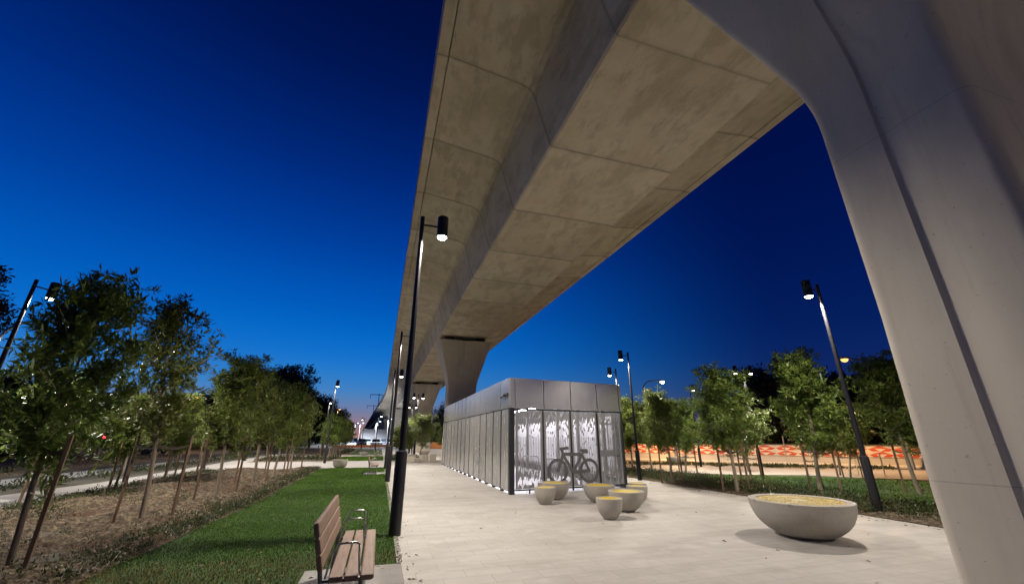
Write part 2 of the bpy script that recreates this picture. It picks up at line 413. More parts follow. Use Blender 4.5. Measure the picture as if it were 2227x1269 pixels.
sheet('far_crossing', [(-8.35, 40.2), (.446, 40.2), (.446, 43.6), (-8.35, 43.6)], -.0012, M['far path'])
simple('plaza paving', (.25, .235, .22), .8, 0, .15, 1.5, .1)
sheet('plaza', [(12.6, 20.4), (16.2, 16.6), (19.0, 15.4), (21.5, 12.6), (26, 9), (33, 9.2), (27.2, 17.4), (23.0, 21.0), (17.5, 23.6), (12.0, 25.2)], -.004, M['plaza paving'])
sheet('side_road', [(-60, 48), (-13, 48), (-13, 56), (-60, 61)], -.008, M['asphalt'])
sheet('right_road', [(33, 0), (44, 0), (44, 22), (20, 46), (15, 46), (15, 40)], -.008, M['asphalt'])
sheet('car_park', [(-12, 73), (14, 73), (14, 230), (-22, 230)], -.010, M['far path'])

def heightfield(name, x0, x1, y0, y1, step, amp, mat, zb=0.0, edge=None, kind='structure'):
    nx = int((x1 - x0) / step) + 1; ny = int((y1 - y0) / step) + 1
    xs = np.linspace(x0, x1, nx); ys = np.linspace(y0, y1, ny)
    X, Y = np.meshgrid(xs, ys)
    Z = zb + amp * (rng.random(X.shape) - .3) + amp * 1.2 * np.sin(X * 2.1 + np.sin(Y * .9)) * np.sin(Y * 1.7)
    e = np.minimum(np.minimum(X - x0, x1 - X), np.minimum(Y - y0, y1 - Y)); Z = np.where(e < .15, zb - .02, Z)
    if edge: X, Y = edge(X, Y)
    v = np.stack([X, Y, Z], -1).reshape(-1, 3)
    i = (np.arange(ny - 1)[:, None] * nx + np.arange(nx - 1)[None]).ravel()
    f = np.stack([i, i + 1, i + nx + 1, i + nx], 1)
    me = bpy.data.meshes.new(name); me.from_pydata(v.tolist(), [], f.tolist()); me.materials.append(mat)
    me.polygons.foreach_set('use_smooth', [True] * len(me.polygons))
    return struct(link(name, me), kind)
heightfield('soil_bed', -8.33, -2.85, 3.0, 25.7, .06, .075, M['soil'], .03, lambda X, Y: (X - (X + 8.33) / 5.48 * .05 * np.maximum(0, 13 - Y), Y))
heightfield('soil_bed', -8.33, -2.85, 33.25, 40.15, .2, .03, M['soil'], .02)
heightfield('soil_bed', -8.33, -2.6, 43.65, 72, .4, .03, M['soil'], .02)
heightfield('soil_bed', 10.47, 12.9, 2.0, 26, .12, .035, M['soil'], .03)
heightfield('soil_bed', .9, 3.2, 32.6, 38.2, .15, .03, M['soil'], .03)
heightfield('soil_bed', 13.0, 30.0, 24.5, 27.0, .3, .05, M['soil'], .01)
heightfield('soil_bed', -26.0, -15.0, 8.0, 47.0, .5, .08, M['soil'], -.02)

# lawns: a turf sheet with blades standing in it
def leafmesh(name, P, D, N, L, Wd, mat, parent=None, loc=None):
    """many diamond-shaped leaves in one mesh: P base, D direction, N side vector, L length, Wd width (numpy)"""
    n = len(P)
    v = np.empty((n, 4, 3)); mid = P + D * (L * .45)[:, None]
    up = np.cross(D, N)
    v[:, 0] = P; v[:, 1] = mid + N * (Wd * .5)[:, None] + up * (L * .04)[:, None]; v[:, 2] = P + D * L[:, None] - up * (L * .06)[:, None]; v[:, 3] = mid - N * (Wd * .5)[:, None] + up * (L * .04)[:, None]
    me = bpy.data.meshes.new(name)
    me.vertices.add(n * 4); me.vertices.foreach_set('co', v.astype(np.float32).ravel())
    me.loops.add(n * 4); me.loops.foreach_set('vertex_index', np.arange(n * 4, dtype=np.int32))
    me.polygons.add(n); me.polygons.foreach_set('loop_start', np.arange(n, dtype=np.int32) * 4)
    me.materials.append(mat); me.update(calc_edges=True); me.validate()
    if loc is False: return me
    return link(name, me, parent, loc)
def unit(a): return a / np.maximum(np.linalg.norm(a, axis=-1, keepdims=True), 1e-9)
def grass(name, poly_test, x0, x1, y0, y1, n, hmin, hmax, w, mat, power=1.0):
    u = rng.random(n) ** power
    x = x0 + (x1 - x0) * rng.random(n); y = y0 + (y1 - y0) * u
    k = poly_test(x, y); x, y = x[k], y[k]; n = len(x)
    P = np.stack([x, y, np.zeros(n)], 1)
    a = rng.random(n) * 2 * PI; tilt = rng.random(n) * .55
    D = unit(np.stack([np.cos(a) * tilt, np.sin(a) * tilt, np.ones(n)], 1)); b = a + PI / 2 + rng.normal(0, .3, n)
    N = np.stack([np.cos(b), np.sin(b), np.zeros(n)], 1)
    far = 1 + .05 * np.maximum(0, y - 8)
    return struct(leafmesh(name, P, D, N, (hmin + (hmax - hmin) * rng.random(n)), w * far, mat), 'stuff')
sheet('lawn', [(-3.4, 3.0), (-.735, 3.0), (-.735, 6.5), (.445, 6.5), (.445, 25.7), (-2.86, 25.7)], -.003, M['turf'])
sheet('lawn', [(-2.86, 33.25), (.445, 33.25), (.445, 40.15), (-2.86, 40.15)], -.003, M['turf'])
sheet('lawn', [(-2.6, 43.65), (.445, 43.65), (.445, 60), (-2.6, 60)], -.003, M['turf'])
sheet('lawn', [(12.92, 4), (22, 4), (21, 12.4), (18.7, 14.9), (16.2, 16.2), (12.92, 17.6)], -.003, M['turf'])
def near_lawn(x, y):
    wob = -2.86 - .05 * np.maximum(0, 13 - y) + .10 * np.sin(y * 2.3) + .05 * np.sin(y * 7.1)
    slab = (x > -.74) & (y < 6.5)
    return (~slab) & (x > wob) & (x < .47) & ~((x > -.55) & (y > 21.1) & (y < 22.2))
grass('lawn_grass', near_lawn, -3.5, .47, 3.2, 25.7, 150000, .018, .042, .008, M['blade'], 1.8)
grass('lawn_grass', lambda x, y: x > -9e9, -2.86, .445, 33.25, 40.15, 9000, .03, .07, .012, M['blade'])
grass('lawn_grass', lambda x, y: (x - 12.9) * .78 + y < 18.2, 12.9, 21, 4.5, 17.6, 26000, .03, .08, .012, M['blade'])
simple('slab joint', (.3, .28, .26), .75)
sheet('bench_slab', [(-.73, 3.6), (.447, 3.6), (.447, 6.5), (-.73, 6.5)], .002, M['slab paving'])
sheet('bench_slab', [(-.55, 21.1), (.447, 21.1), (.447, 22.2), (-.55, 22.2)], .002, M['far path'])
sheet('edge_strip', [(.395, 6.5), (.449, 6.5), (.449, 25.7), (.395, 25.7)], .012, M['slab'])

def cover(name, pts, nl, L, spread, hgt, mat):
    """ground cover plants: rosettes of small leaves"""
    pts = np.asarray(pts); n = len(pts); k = nl
    base = np.repeat(pts, k, 0); m = n * k
    a = rng.random(m) * 2 * PI; el = rng.random(m) * 1.25 + .1
    sc_ = np.repeat(.5 + rng.random(n) * .9, k)
    r = spread * np.sqrt(rng.random(m)) * sc_
    P = np.stack([base[:, 0] + np.cos(a) * r, base[:, 1] + np.sin(a) * r, .02 + hgt * rng.random(m) * sc_ * (1.15 - r / spread / 1.5)], 1)
    a2 = a + rng.normal(0, .7, m)
    D = np.stack([np.cos(a2) * np.cos(el), np.sin(a2) * np.cos(el), np.sin(el)], 1)
    N = unit(np.cross(D, np.array([0, 0, 1.0]) + rng.normal(0, .3, (m, 3))))
    Ls = L * (.6 + .8 * rng.random(m))
    return struct(leafmesh(name, P, D, N, Ls, Ls * .38, mat), 'stuff')
pts = []
for _ in range(620):
    y = 4 + 21.6 * rnd.random() ** .9; pts.append((-2.9 - .05 * max(0, 13 - y) - abs(rnd.gauss(0, .38)), y))
for _ in range(520):
    pts.append((-8.25 + abs(rnd.gauss(0, .75)), 8 + 17.5 * rnd.random()))
for _ in range(130): pts.append((-3.4 - 4.6 * rnd.random(), 5 + 20 * rnd.random()))
cover('bed_ground_cover', pts, 42, .042, .15, .15, M['cover leaf'])
pts = [(10.6 + 2.35 * rnd.random(), 5.6 + 19 * rnd.random()) for _ in range(820)]
cover('bed_ground_cover', pts, 46, .06, .20, .27, M['cover leaf'])
pts = [(-8.2 + 5.3 * rnd.random(), 33.4 + 6.6 * rnd.random()) for _ in range(240)] + [(1 + 2.1 * rnd.random(), 32.8 + 5.2 * rnd.random()) for _ in range(120)] + [(-2.9 - rnd.random(), 44 + 16 * rnd.random()) for _ in range(120)]
cover('bed_ground_cover', pts, 18, .10, .24, .28, M['cover leaf'])
pts = [(13 + 14 * (q := rnd.random()) + rnd.gauss(0, .2), 25.2 - 9.5 * q + rnd.gauss(0, .4) + 1) for _ in range(160)]
cover('verge_grass_tufts', pts, 22, .16, .2, .10, M['cover leaf'])
pts = [(-15.5 - 10 * rnd.random(), 9 + 37 * rnd.random()) for _ in range(260)] + [(-10.3 - 1.3 * rnd.random(), 9 + 38 * rnd.random()) for _ in range(220)]
cover('bed_ground_cover', pts, 16, .12, .25, .25, M['cover leaf'])

n_ = 420
fx = np.concatenate([.5 + 9.9 * rng.random(90), 10.35 - np.abs(rng.normal(0, .25, 130)), .47 + np.abs(rng.normal(0, .12, 60)), -2.8 + 3.2 * rng.random(140)]); fy = 4 + 20 * rng.random(n_) ** 1.3
fz = np.where(fx < .45, .035, .006)
a_ = rng.random(n_) * 2 * PI; FD = np.stack([np.cos(a_), np.sin(a_), .12 * rng.random(n_)], 1); FN = np.stack([-np.sin(a_), np.cos(a_), .3 * rng.normal(0, 1, n_)], 1); FL = .045 + .05 * rng.random(n_)
simple('dry leaf', (.14, .09, .04), .8, 0, .5, 30)
struct(leafmesh('fallen_leaves', np.stack([fx, fy, fz], 1), FD, FN, FL, FL * .4, M['dry leaf']), 'stuff')

# ------------------------------------------------------------------ viaduct
def vx(y):   # the line swings left far away
    return 0.0 if y < 82 else (-.045 * (y - 95) if y > 108 else -.045 * ((y - 82) ** 2) / 52.0)
def sweep(mb, prof, ys, closed=True):
    n = len(prof); b = len(mb.v)
    for y in ys:
        for x, z in prof: mb.v.append((x + vx(y), y, z))
    for i in range(len(ys) - 1):
        for k in range(n if closed else n - 1):
            mb.f.append([b + i * n + k, b + i * n + (k + 1) % n, b + (i + 1) * n + (k + 1) % n, b + (i + 1) * n + k]); mb.m.append(0)
    mb.f.append([b + k for k in range(n)]); mb.m.append(0)
    e = b + (len(ys) - 1) * n; mb.f.append([e + k for k in range(n)][::-1]); mb.m.append(0)
ys = [-30, 0, 30, 60, 80] + [82 + 3 * i for i in range(10)] + list(range(120, 500, 20))
via = thing('viaduct', 'long concrete box-girder viaduct running overhead from the camera and curving away', 'viaduct', (5, 0, 8.24))
m = MB()
half = [(3.27, 8.24), (3.22, 8.29), (2.86, 9.60), (2.80, 9.78), (2.68, 9.91), (2.48, 9.985), (.655, 10.26), (.655, 10.62)]
C0 = 5.27
right = [(7.18, 10.62 - 0)]
prof = [(6.72, 8.24)] + half[:1][::-1]
LHS = half
RHS = [(6.70, 8.24), (6.75, 8.29), (7.11, 9.60), (7.17, 9.78), (7.29, 9.91), (7.49, 9.985), (9.885, 10.26), (9.885, 10.62)]
prof = LHS[::-1] + RHS      # left edge top ... soffit ... right edge top
sweep(m, prof, ys)
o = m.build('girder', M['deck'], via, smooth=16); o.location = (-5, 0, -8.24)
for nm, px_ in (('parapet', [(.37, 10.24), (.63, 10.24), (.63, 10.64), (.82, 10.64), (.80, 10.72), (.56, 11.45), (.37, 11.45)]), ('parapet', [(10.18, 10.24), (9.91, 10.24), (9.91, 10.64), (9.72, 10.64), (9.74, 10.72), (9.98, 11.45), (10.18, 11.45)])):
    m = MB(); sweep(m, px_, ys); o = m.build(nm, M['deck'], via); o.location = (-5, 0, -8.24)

def pier_mesh():
    m = MB(); lev = []
    for z in (-.2, 1.2, 2.6, 4.0, 4.6):
        lev.append((z, 0.0))
    for i in range(1, 7): lev.append((4.6 + .14 * i, .5 * (i / 6.0) ** 2 * .84 / 3.0))
    z0, f0 = lev[-1]
    for z in (6.2, 6.9, 7.5, 7.93): lev.append((z, f0 + (z - z0) / (7.93 - z0) * (1 - f0)))
    rings = []
    for z, f in lev:
        wx = .99 + .84 * f + (.03 if z < 1.5 else 0); wy = .54 + .88 * f + (.02 if z < 1.5 else 0); r = .10
        def corner(cx, cy, a0):
            return [(cx + r * math.cos(a0 + PI / 2 * k / 5), cy + r * math.sin(a0 + PI / 2 * k / 5)) for k in range(6)]
        g = .058; gd = .022; v = .02 + .16 * f
        pts = []
        pts += [(wx, -g - .012), (wx - gd, -g + .012), (wx - gd, g - .012), (wx, g + .012)]
        pts += corner(wx - r, wy - r, 0) + [(wx * .35, wy), (0, wy - v), (-wx * .35, wy)] + corner(-wx + r, wy - r, PI / 2)
        pts += [(-wx, g + .012), (-wx + gd, g - .012), (-wx + gd, -g + .035), (-wx, -g - .035)]
        pts += corner(-wx + r, -wy + r, PI) + [(-wx * .35, -wy), (0, -wy + v), (wx * .35, -wy)] + corner(wx - r, -wy + r, 1.5 * PI)
        rings.append([(x, y, z) for x, y in pts])
    n = len(rings[0]); b = 0
    for rg in rings: m.v += rg
    for i in range(len(rings) - 1):
        for k in range(n): m.f.append([i * n + k, i * n + (k + 1) % n, (i + 1) * n + (k + 1) % n, (i + 1) * n + k]); m.m.append(0)
    m.f.append([(len(rings) - 1) * n + k for k in range(n)]); m.m.append(0)
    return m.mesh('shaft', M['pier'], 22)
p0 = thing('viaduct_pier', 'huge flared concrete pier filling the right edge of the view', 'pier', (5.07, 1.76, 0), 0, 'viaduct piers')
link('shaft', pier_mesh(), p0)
for sx in (-1.1, 1.1):
    for sy in (-.75, .75):
        b_ = MB(); b_.bbox((sx - .3, sy - .25, 7.93), (sx + .3, sy + .25, 8.235), .02); b_.build('bearing', M['dark frame'], p0)
PY = [28.45, 54.0, 79.6, 105, 131, 157, 183, 210, 236]
PL = ['flared concrete pier rising just behind the far end of the metal shelter', 'flared concrete pier standing behind the pale stone bowl and leafy trees',
      'third pier along beyond the shelter, rising by the parked cars', 'pale floodlit pier behind the white cars', 'fifth pier beyond the shelter, small and grey behind the lamp posts',
      'far pier where the viaduct starts to curve', 'far pier on the curve, second from the end of the view', 'last but two pier on the far curve', 'farthest pier visible on the far curve']
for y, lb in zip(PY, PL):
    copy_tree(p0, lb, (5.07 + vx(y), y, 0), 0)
# overhead line masts on the deck
mast = thing('overhead_line_mast', 'thin dark overhead-line mast arm sticking out left of the far viaduct edge', 'mast', (.8 + vx(150), 150, 10.6), 0, 'overhead line masts')
m = MB(); m.box((-.12, -.12, 0), (.12, .12, 5.2)); m.build('post', M['lamp black'], mast)
m = MB(); m.box((-2.9, -.08, 4.75), (4.4, .08, 4.95)); m.box((-2.9, -.08, 3.5), (-2.75, .08, 4.75)); m.build('arm', M['lamp black'], mast)
copy_tree(mast, 'smaller overhead-line mast farther along the viaduct curve', (.8 + vx(205), 205, 10.6))

# ------------------------------------------------------------------ bike shelter
FX0, FY0, FX1, FY1, YB = 3.90, 12.72, 8.22, 13.25, 27.25
fl = math.hypot(FX1 - FX0, FY1 - FY0); ang = math.atan2(FY1 - FY0, FX1 - FX0)
FM = Matrix.Translation((FX0, FY0, 0)) @ Matrix.Rotation(ang, 4, 'Z')      # front plane: x along, -y out, z up
sh = thing('bike_shelter', 'long grey metal bicycle shelter lit from inside, with perforated front screens', 'bike shelter', (6, 20, 0))
def part(mb, name, mat, parent=None, smooth=None):
    o = mb.build(name, mat, sh if parent is None else parent, smooth=smooth)
    if parent is None: o.location = (-6, -20, 0)
    return o
ZT, ZF = 3.44, 2.50
# fascia: front panels with open dark joints
joints = [-.03, .14, 1.19, 2.235, 3.31, 4.27, 4.40]
for a, b in zip(joints[:-1], joints[1:]):
    m = MB(); m.bbox((a + .012, -.055, ZF), (b - .012, -.015, ZT), .006, FM); part(m, 'fascia_panel', M['fascia metal'])
NSP = 14
for i in range(NSP):
    y0 = FY0 - .04 + (YB - FY0 + .04) * i / NSP; y1 = FY0 - .04 + (YB - FY0 + .04) * (i + 1) / NSP
    a = rnd.gauss(0, .0035)
    T = Matrix.Translation((FX0, (y0 + y1) / 2, ZF)) @ Matrix.Rotation(a, 4, 'Z') @ Matrix.Rotation(rnd.gauss(0, .004), 4, 'Y')
    h = (y1 - y0) / 2
    m = MB(); m.bbox((-.055, -h + .008, 0), (-.012, h - .008, ZT - ZF), .005, T); part(m, 'fascia_panel', M['fascia metal'])
    m = MB(); m.box((FX0 - .0585, y1 - .007, ZF + .01), (FX0 - .02, y1 + .007, ZT - .004)); part(m, 'joint_strip', M['dark frame'])
    T = Matrix.Translation((FX0, (y0 + y1) / 2, .078)) @ Matrix.Rotation(rnd.gauss(0, .005), 4, 'Z') @ Matrix.Rotation(rnd.gauss(0, .003), 4, 'Y')
    m = MB(); m.bbox((-.03, -h + (.12 if i == 0 else .022), 0), (.0, h - .022, ZF - .078 - .035), .005, T); part(m, 'wall_panel', M['wall metal'])
    m = MB(); m.box((FX0 - .042, y1 - .019, .076), (FX0 + .09, y1 + .019, ZF - .037)); part(m, 'wall_post', M['dark frame'])
    m = MB(); m.box((FX0 - .02, y1 - .10, .0), (FX0 + .08, y1 + .10, .075)); part(m, 'post_foot', M['dark frame'])
    m = MB(); m.box((FX0 + .004, y0 + .03, .055), (FX0 + .05, y1 - .03, .085)); part(m, 'bottom_rail', M['dark frame'])
m = MB()      # dark backing behind the fascia, so joints read black
m.box((0, .0, ZF + .01), (fl, .06, ZT - .02), FM); m.box((FX0, FY0 + .08, ZF + .01), (FX0 + .06, YB, ZT - .02)); m.box((FX1 - .06, FY1, 0), (FX1, YB, ZT - .02)); m.box((FX0 + .06, YB - .06, 0), (FX1 - .06, YB, ZT - .02))
part(m, 'frame', M['dark frame'])
m = MB(); m.add([(FX0, FY0, ZT - .06), (FX1, FY1, ZT - .06), (FX1, YB, ZT - .06), (FX0, YB, ZT - .06), (FX0, FY0, ZT - .02), (FX1, FY1, ZT - .02), (FX1, YB, ZT - .02), (FX0, YB, ZT - .02)],
    [(0, 1, 2, 3), (4, 5, 6, 7), (0, 1, 5, 4), (1, 2, 6, 5), (2, 3, 7, 6), (3, 0, 4, 7)]); part(m, 'roof', M['roof sheet'])
for x0, x1 in ((-.03, .135), (fl - .06, fl + .02)):
    m = MB(); m.bbox((x0, -.03, 0), (x1, .1, ZF - .004), .006, FM)
    if x0 < 0:
        for k in range(9):
            for dx in (.03,): m.box((x0 + dx - .008, -.034, .2 + k * .26), (x0 + dx + .008, -.028, .216 + k * .26), FM)
    part(m, 'corner_post', M['dark frame'])
m = MB(); m.box((.14, -.02, ZF - .06), (fl - .06, .03, ZF - .012), FM); part(m, 'head_rail', M['dark frame'])
m = MB(); m.box((FX0 - .02, FY0 + .1, ZF - .03), (FX0 + .03, YB, ZF - .005)); part(m, 'head_rail', M['dark frame'])
# perforated screens: vertical slits falling like rain
sx = [.15, 1.165, 2.215, 3.295, fl - .07]
for i in range(4):
    a, b = sx[i] + .02, sx[i + 1] - .02
    m = MB(); z0, z1 = .135, ZF - .078; mg = .075
    def rect(xa, xb, za, zb): m.quad(FM @ Vector((xa, 0, za)), FM @ Vector((xb, 0, za)), FM @ Vector((xb, 0, zb)), FM @ Vector((xa, 0, zb)))
    rect(a, a + mg, z0, z1); rect(b - mg, b, z0, z1)
    nc = 28; pw = (b - a - 2 * mg) / nc
    for c in range(nc):
        xa = a + mg + c * pw; wb = pw * .48
        rect(xa, xa + wb, z0, z1)
        closed = []; z = z0
        lo = .13 + .16 * rnd.random() + .05 * math.sin(c * .9 + i); full_lo = lo + .20 + .25 * rnd.random()
        full_hi = 1.38 + .34 * rnd.random() + .08 * math.sin(c * .6 + i * 2); hi = 2.12 + .22 * rnd.random()
        while z < z1:
            if z < lo or z > hi + .12: closed.append((z, min(z + .05, z1))); z += .05; continue
            if z < full_lo: po = .25 + .75 * (z - lo) / (full_lo - lo + .01)
            elif z < full_hi: po = 1.0
            else: po = max(.08, 1.0 - (z - full_hi) / (hi - full_hi + .01)) * .8
            if po >= 1.0:
                L = .10 + .14 * rnd.random(); 
                z += L
                if rnd.random() < .12: closed.append((z, min(z1, z + .065))); z += .065
            else:
                L = .12 + .22 * rnd.random(); z += L * (.5 + po)
                g_ = (.035 + .22 * (1 - po)) * (.6 + .8 * rnd.random()); closed.append((z, min(z1, z + g_))); z += g_
        # merge
        cur = None
        for s_, e_ in closed:
            if cur and s_ <= cur[1] + 1e-4: cur[1] = max(cur[1], e_)
            else:
                if cur: rect(xa + wb, xa + pw, cur[0], min(cur[1], z1))
                cur = [s_, e_]
        if cur: rect(xa + wb, xa + pw, cur[0], min(cur[1], z1))
    part(m, 'perforated_screen', M['perforated metal'])
    m = MB(); m.quad(FM @ Vector((a + mg, .03, .45)), FM @ Vector((b - mg, .03, .45)), FM @ Vector((b - mg, .03, 1.62)), FM @ Vector((a + mg, .03, 1.62))); part(m, 'fine_mesh', M['fine mesh'])
for x in sx[1:4]:
    m = MB(); w = .022 if x < 3.2 else .035
    m.box((x - w, -.018, .02), (x + w, .02, ZF - .062), FM)
    for k in range(8): m.box((x - .012, -.028, .3 + k * .28), (x + .012, -.018, .33 + k * .28), FM)
    part(m, 'screen_post', M['dark frame'])
m = MB(); m.box((.15, -.012, .085), (fl - .07, .018, .125), FM)
for x in (.65, 1.7, 2.75, 3.8): m.box((x - .02, -.01, .0), (x + .02, .016, .085), FM)
part(m, 'bottom_rail', M['dark frame'])
# bicycle emblem cut from plate
m = MB()
def bar(p, q, w):
    p = Vector((p[0], 0, p[1])); q = Vector((q[0], 0, q[1])); d = (q - p).normalized(); n_ = Vector((-d.z, 0, d.x)) * w / 2
    vs = []
    for y in (-.036, -.024):
        for c in (p - n_ - d * w * .25, q - n_ + d * w * .25, q + n_ + d * w * .25, p + n_ - d * w * .25): vs.append(FM @ Vector((c.x, y + bar.o, c.z)))
    bar.o -= .0007
    m.add(vs, [(0, 1, 2, 3), (7, 6, 5, 4), (0, 4, 5, 1), (1, 5, 6, 2), (2, 6, 7, 3), (3, 7, 4, 0)])
bar.o = 0
def ring(c, r, w):
    n = 48; vs = []
    for y in (-.038, -.025):
        for rr in (r - w, r):
            for k in range(n): q = 2 * PI * k / n; vs.append(FM @ Vector((c[0] + rr * math.cos(q), y + bar.o, c[1] + rr * math.sin(q))))
    bar.o -= .0007
    fs = []
    for k in range(n):
        j = (k + 1) % n
        fs += [(k, j, n + j, n + k), (2 * n + k, 3 * n + k, 3 * n + j, 2 * n + j), (n + k, n + j, 3 * n + j, 3 * n + k), (k, 2 * n + k, 2 * n + j, j)]
    m.add(vs, fs)
WL, WR, BBk, HD, SC = (1.652, .60), (2.845, .585), (2.225, .565), (1.862, 1.105), (2.585, 1.085)
ring(WL, .375, .092); ring(WR, .375, .092)
bar(HD, SC, .10); bar((1.868, 1.06), BBk, .095); bar(SC, BBk, .095); bar(BBk, WR, .09); bar((2.60, 1.05), WR, .09); bar(HD, WL, .095)
bar((1.875, 1.09), (1.79, 1.25), .085); bar((1.77, 1.265), (2.06, 1.285), .085); bar((1.765, 1.25), (1.83, 1.17), .06)
bar(SC, (2.64, 1.17), .08); bar((2.55, 1.205), (2.79, 1.20), .095); bar((2.60, 1.17), (2.79, 1.15), .08); bar((2.78, 1.20), (2.80, 1.145), .05)
part(m, 'bicycle_emblem', M['emblem metal'])
# faint bicycle outline on the long side wall
m = MB()
for (y, z, r_) in ((16.55, .62, .34), (17.75, .62, .34)):
    for k in range(24):
        a0, a1 = 2 * PI * k / 24, 2 * PI * (k + 1) / 24
        m.quad((FX0 - .036, y + (r_ - .05) * math.cos(a0), z + (r_ - .05) * math.sin(a0)), (FX0 - .036, y + r_ * math.cos(a0), z + r_ * math.sin(a0)), (FX0 - .036, y + r_ * math.cos(a1), z + r_ * math.sin(a1)), (FX0 - .036, y + (r_ - .05) * math.cos(a1), z + (r_ - .05) * math.sin(a1)))
def sbar(p, q, w=.05):
    d = Vector((0, q[0] - p[0], q[1] - p[1])).normalized(); n_ = Vector((0, -d.z, d.y)) * w / 2; P_, Q_ = Vector((FX0 - .037, *p)), Vector((FX0 - .037, *q))
    m.quad(P_ - n_, Q_ - n_, Q_ + n_, P_ + n_)
sbar((16.55, .62), (16.8, 1.1)); sbar((16.8, 1.07), (17.5, 1.07)); sbar((16.8, 1.05), (17.15, .6)); sbar((17.5, 1.1), (17.15, .6)); sbar((17.15, .6), (17.75, .6)); sbar((17.5, 1.07), (17.75, .62)); sbar((16.7, 1.25), (16.95, 1.27)); sbar((17.4, 1.19), (17.65, 1.19))
part(m, 'bicycle_emblem', M['perforated metal'])
# inside: pale cladding, floor, posts, racks, LED strips
m = MB(); m.box((FX0 + .16, 13.4, .32), (FX0 + .20, YB - .2, 2.35)); m.box((FX1 - .2, 13.6, .30), (FX1 - .16, YB - .2, 2.35)); m.box((FX0 + .3, YB - .3, .1), (FX1 - .3, YB - .26, 2.4))
part(m, 'inner_cladding', M['inside wall'])
m = MB(); m.add([(FX0 + .03, FY0 + .0, .004), (FX1 - .07, FY1, .004), (FX1 - .07, YB - .07, .004), (FX0 + .03, YB - .07, .004)], [(0, 1, 2, 3)]); part(m, 'floor_slab', M['inside wall'])
for k in range(6):
    y = 13.9 + k * 2.1
    for x in (FX0 + .30, FX1 - .42):
        m = MB(); m.box((x, y, .004), (x + .11, y + .11, 2.9)); part(m, 'inner_post', M['emblem metal'])
m = MB(); m.box((FX0 + .21, 13.5, .34), (FX0 + .26, YB - .3, .40)); m.box((FX1 - .26, 13.7, .34), (FX1 - .21, YB - .3, .40)); part(m, 'rack_rail', M['steel tube'])
for k in range(5):
    y = 14.6 + k * 2.3
    m = MB(); m.tube([(5.7, y, .004), (5.7, y, .8), (5.75, y, .88), (6.35, y, .88), (6.4, y, .8), (6.4, y, .004)], .028, 8); part(m, 'bike_rack', M['steel tube'], smooth=40)
# inner door frame behind the right-hand screen
m = MB()
for (a, b) in (((3.42, .05), (3.47, 2.1)), ((4.12, .05), (4.17, 2.1)), ((3.47, 1.0), (4.12, 1.2)), ((3.47, 2.05), (4.12, 2.1)), ((3.80, .05), (3.83, 1.0)), ((3.80, 1.2), (3.83, 2.05))):
    m.box((a[0], .12, a[1]), (b[0], .16, b[1]), FM)
part(m, 'door_frame', M['wall metal'])
m = MB(); m.bbox((4.0, -.05, 1.0), (4.12, -.03, 1.035), .006, FM); part(m, 'door_handle', M['chrome'])
for x in (4.75, 7.2):
    m = MB(); m.box((x - .06, 13.5, 2.96), (x + .06, YB - .4, 3.0)); part(m, 'light_strip', M['led strip'])
m = MB(); m.box((FX0 + .11, 13.2, .235), (FX0 + .14, YB - .3, .265)); part(m, 'light_strip', M['led strip'])
m = MB(); m.box((FX0 - .16, 13.02, 2.86), (FX0 - .056, 13.11, 2.95)); m.tube([(FX0 - .11, 13.10, 2.90), (FX0 - .16, 13.32, 2.86)], .04, 10)
part(m, 'security_camera', M['dark frame'])
m = MB(); m.bbox((FX0 - .1, 12.83, 2.86), (FX0 - .056, 12.9, 2.97), .005); part(m, 'sensor', M['dark frame'])

# ------------------------------------------------------------------ lamps
def spot(parent, loc, col, watts, size=158, blend=.35, rad=.07):
    d = bpy.data.lights.new('lamp_light', 'SPOT'); d.energy = watts; d.color = col; d.spot_size = R(size); d.spot_blend = blend; d.shadow_soft_size = rad
    o = bpy.data.objects.new('lamp_light', d); COL.objects.link(o); o.parent = parent; o.location = loc; return o
WARM = (1.0, .90, .78); COOL = (.80, .88, 1.0); ORG = (1.0, .56, .22)
def lamp_post(label, x, y, h, dirs, group, power=1.0, rz=0.0, col='warm lamp', c=WARM, sleeve=True):
    s = h / 6.3
    t = thing('lamp_post', label, 'lamp post', (x, y, 0), rz, group)
    m = MB(); m.lathe([(.105, -.05), (.105, 1.33), (.098, 1.36), (.066, 1.375)], 20); m.build('base_sleeve', M['lamp black'], t, smooth=35)
    m = MB(); m.tube([(0, 0, 1.37), (0, 0, 3.2), (0, 0, 6.3)], [.064, .058, .046], 14); m.build('pole', M['lamp black'], t, smooth=40)
    m = MB()
    for d in dirs: m.tube([(0, 0, 6.10), (.40 * math.cos(d), .40 * math.sin(d), 6.10)], .022, 8)
    m.build('arm', M['lamp black'], t, smooth=40)
    for d in dirs:
        cx, cy_ = .46 * math.cos(d), .46 * math.sin(d)
        m = MB(); m.lathe([(.11, 6.36), (.122, 6.35), (.122, 5.86), (.112, 5.855), (.105, 5.90)], 24, (cx, cy_, 0)); hd = m.build('lamp_head', M['lamp black'], t, smooth=35)
        m = MB(); m.lathe([(.104, 5.868), (.102, 5.85), (.08, 5.82), (.04, 5.805)], 20, (cx, cy_, 0)); m.build('lens', M[col], hd)
        if power > 0: spot(t, (cx, cy_, 5.77), c, LAMP_W * power * s * s)
    t.scale = (s, s, s); return t
G1 = 'black lamp posts along the path'
lamp_post('nearest tall black lamp post, its lamp glaring in front of the viaduct edge', .42, 8.22, 6.30, [0], G1, 1.15)
lamp_post('second black lamp post behind the glaring one, at the lawn edge', .45, 17.59, 5.9, [0], G1)
lamp_post('third lamp post in line beside the lawn, lower head just right of its pole', .46, 24.6, 5.3, [0], G1)
lamp_post('small lamp post beyond the second lawn with its head on the left of the cars', -.36, 52.0, 4.2, [0], G1, .8)
lamp_post('farthest lamp post left of the path, head left of its pole near the tree tops', -2.4, 66, 4.3, [PI], G1, .8)
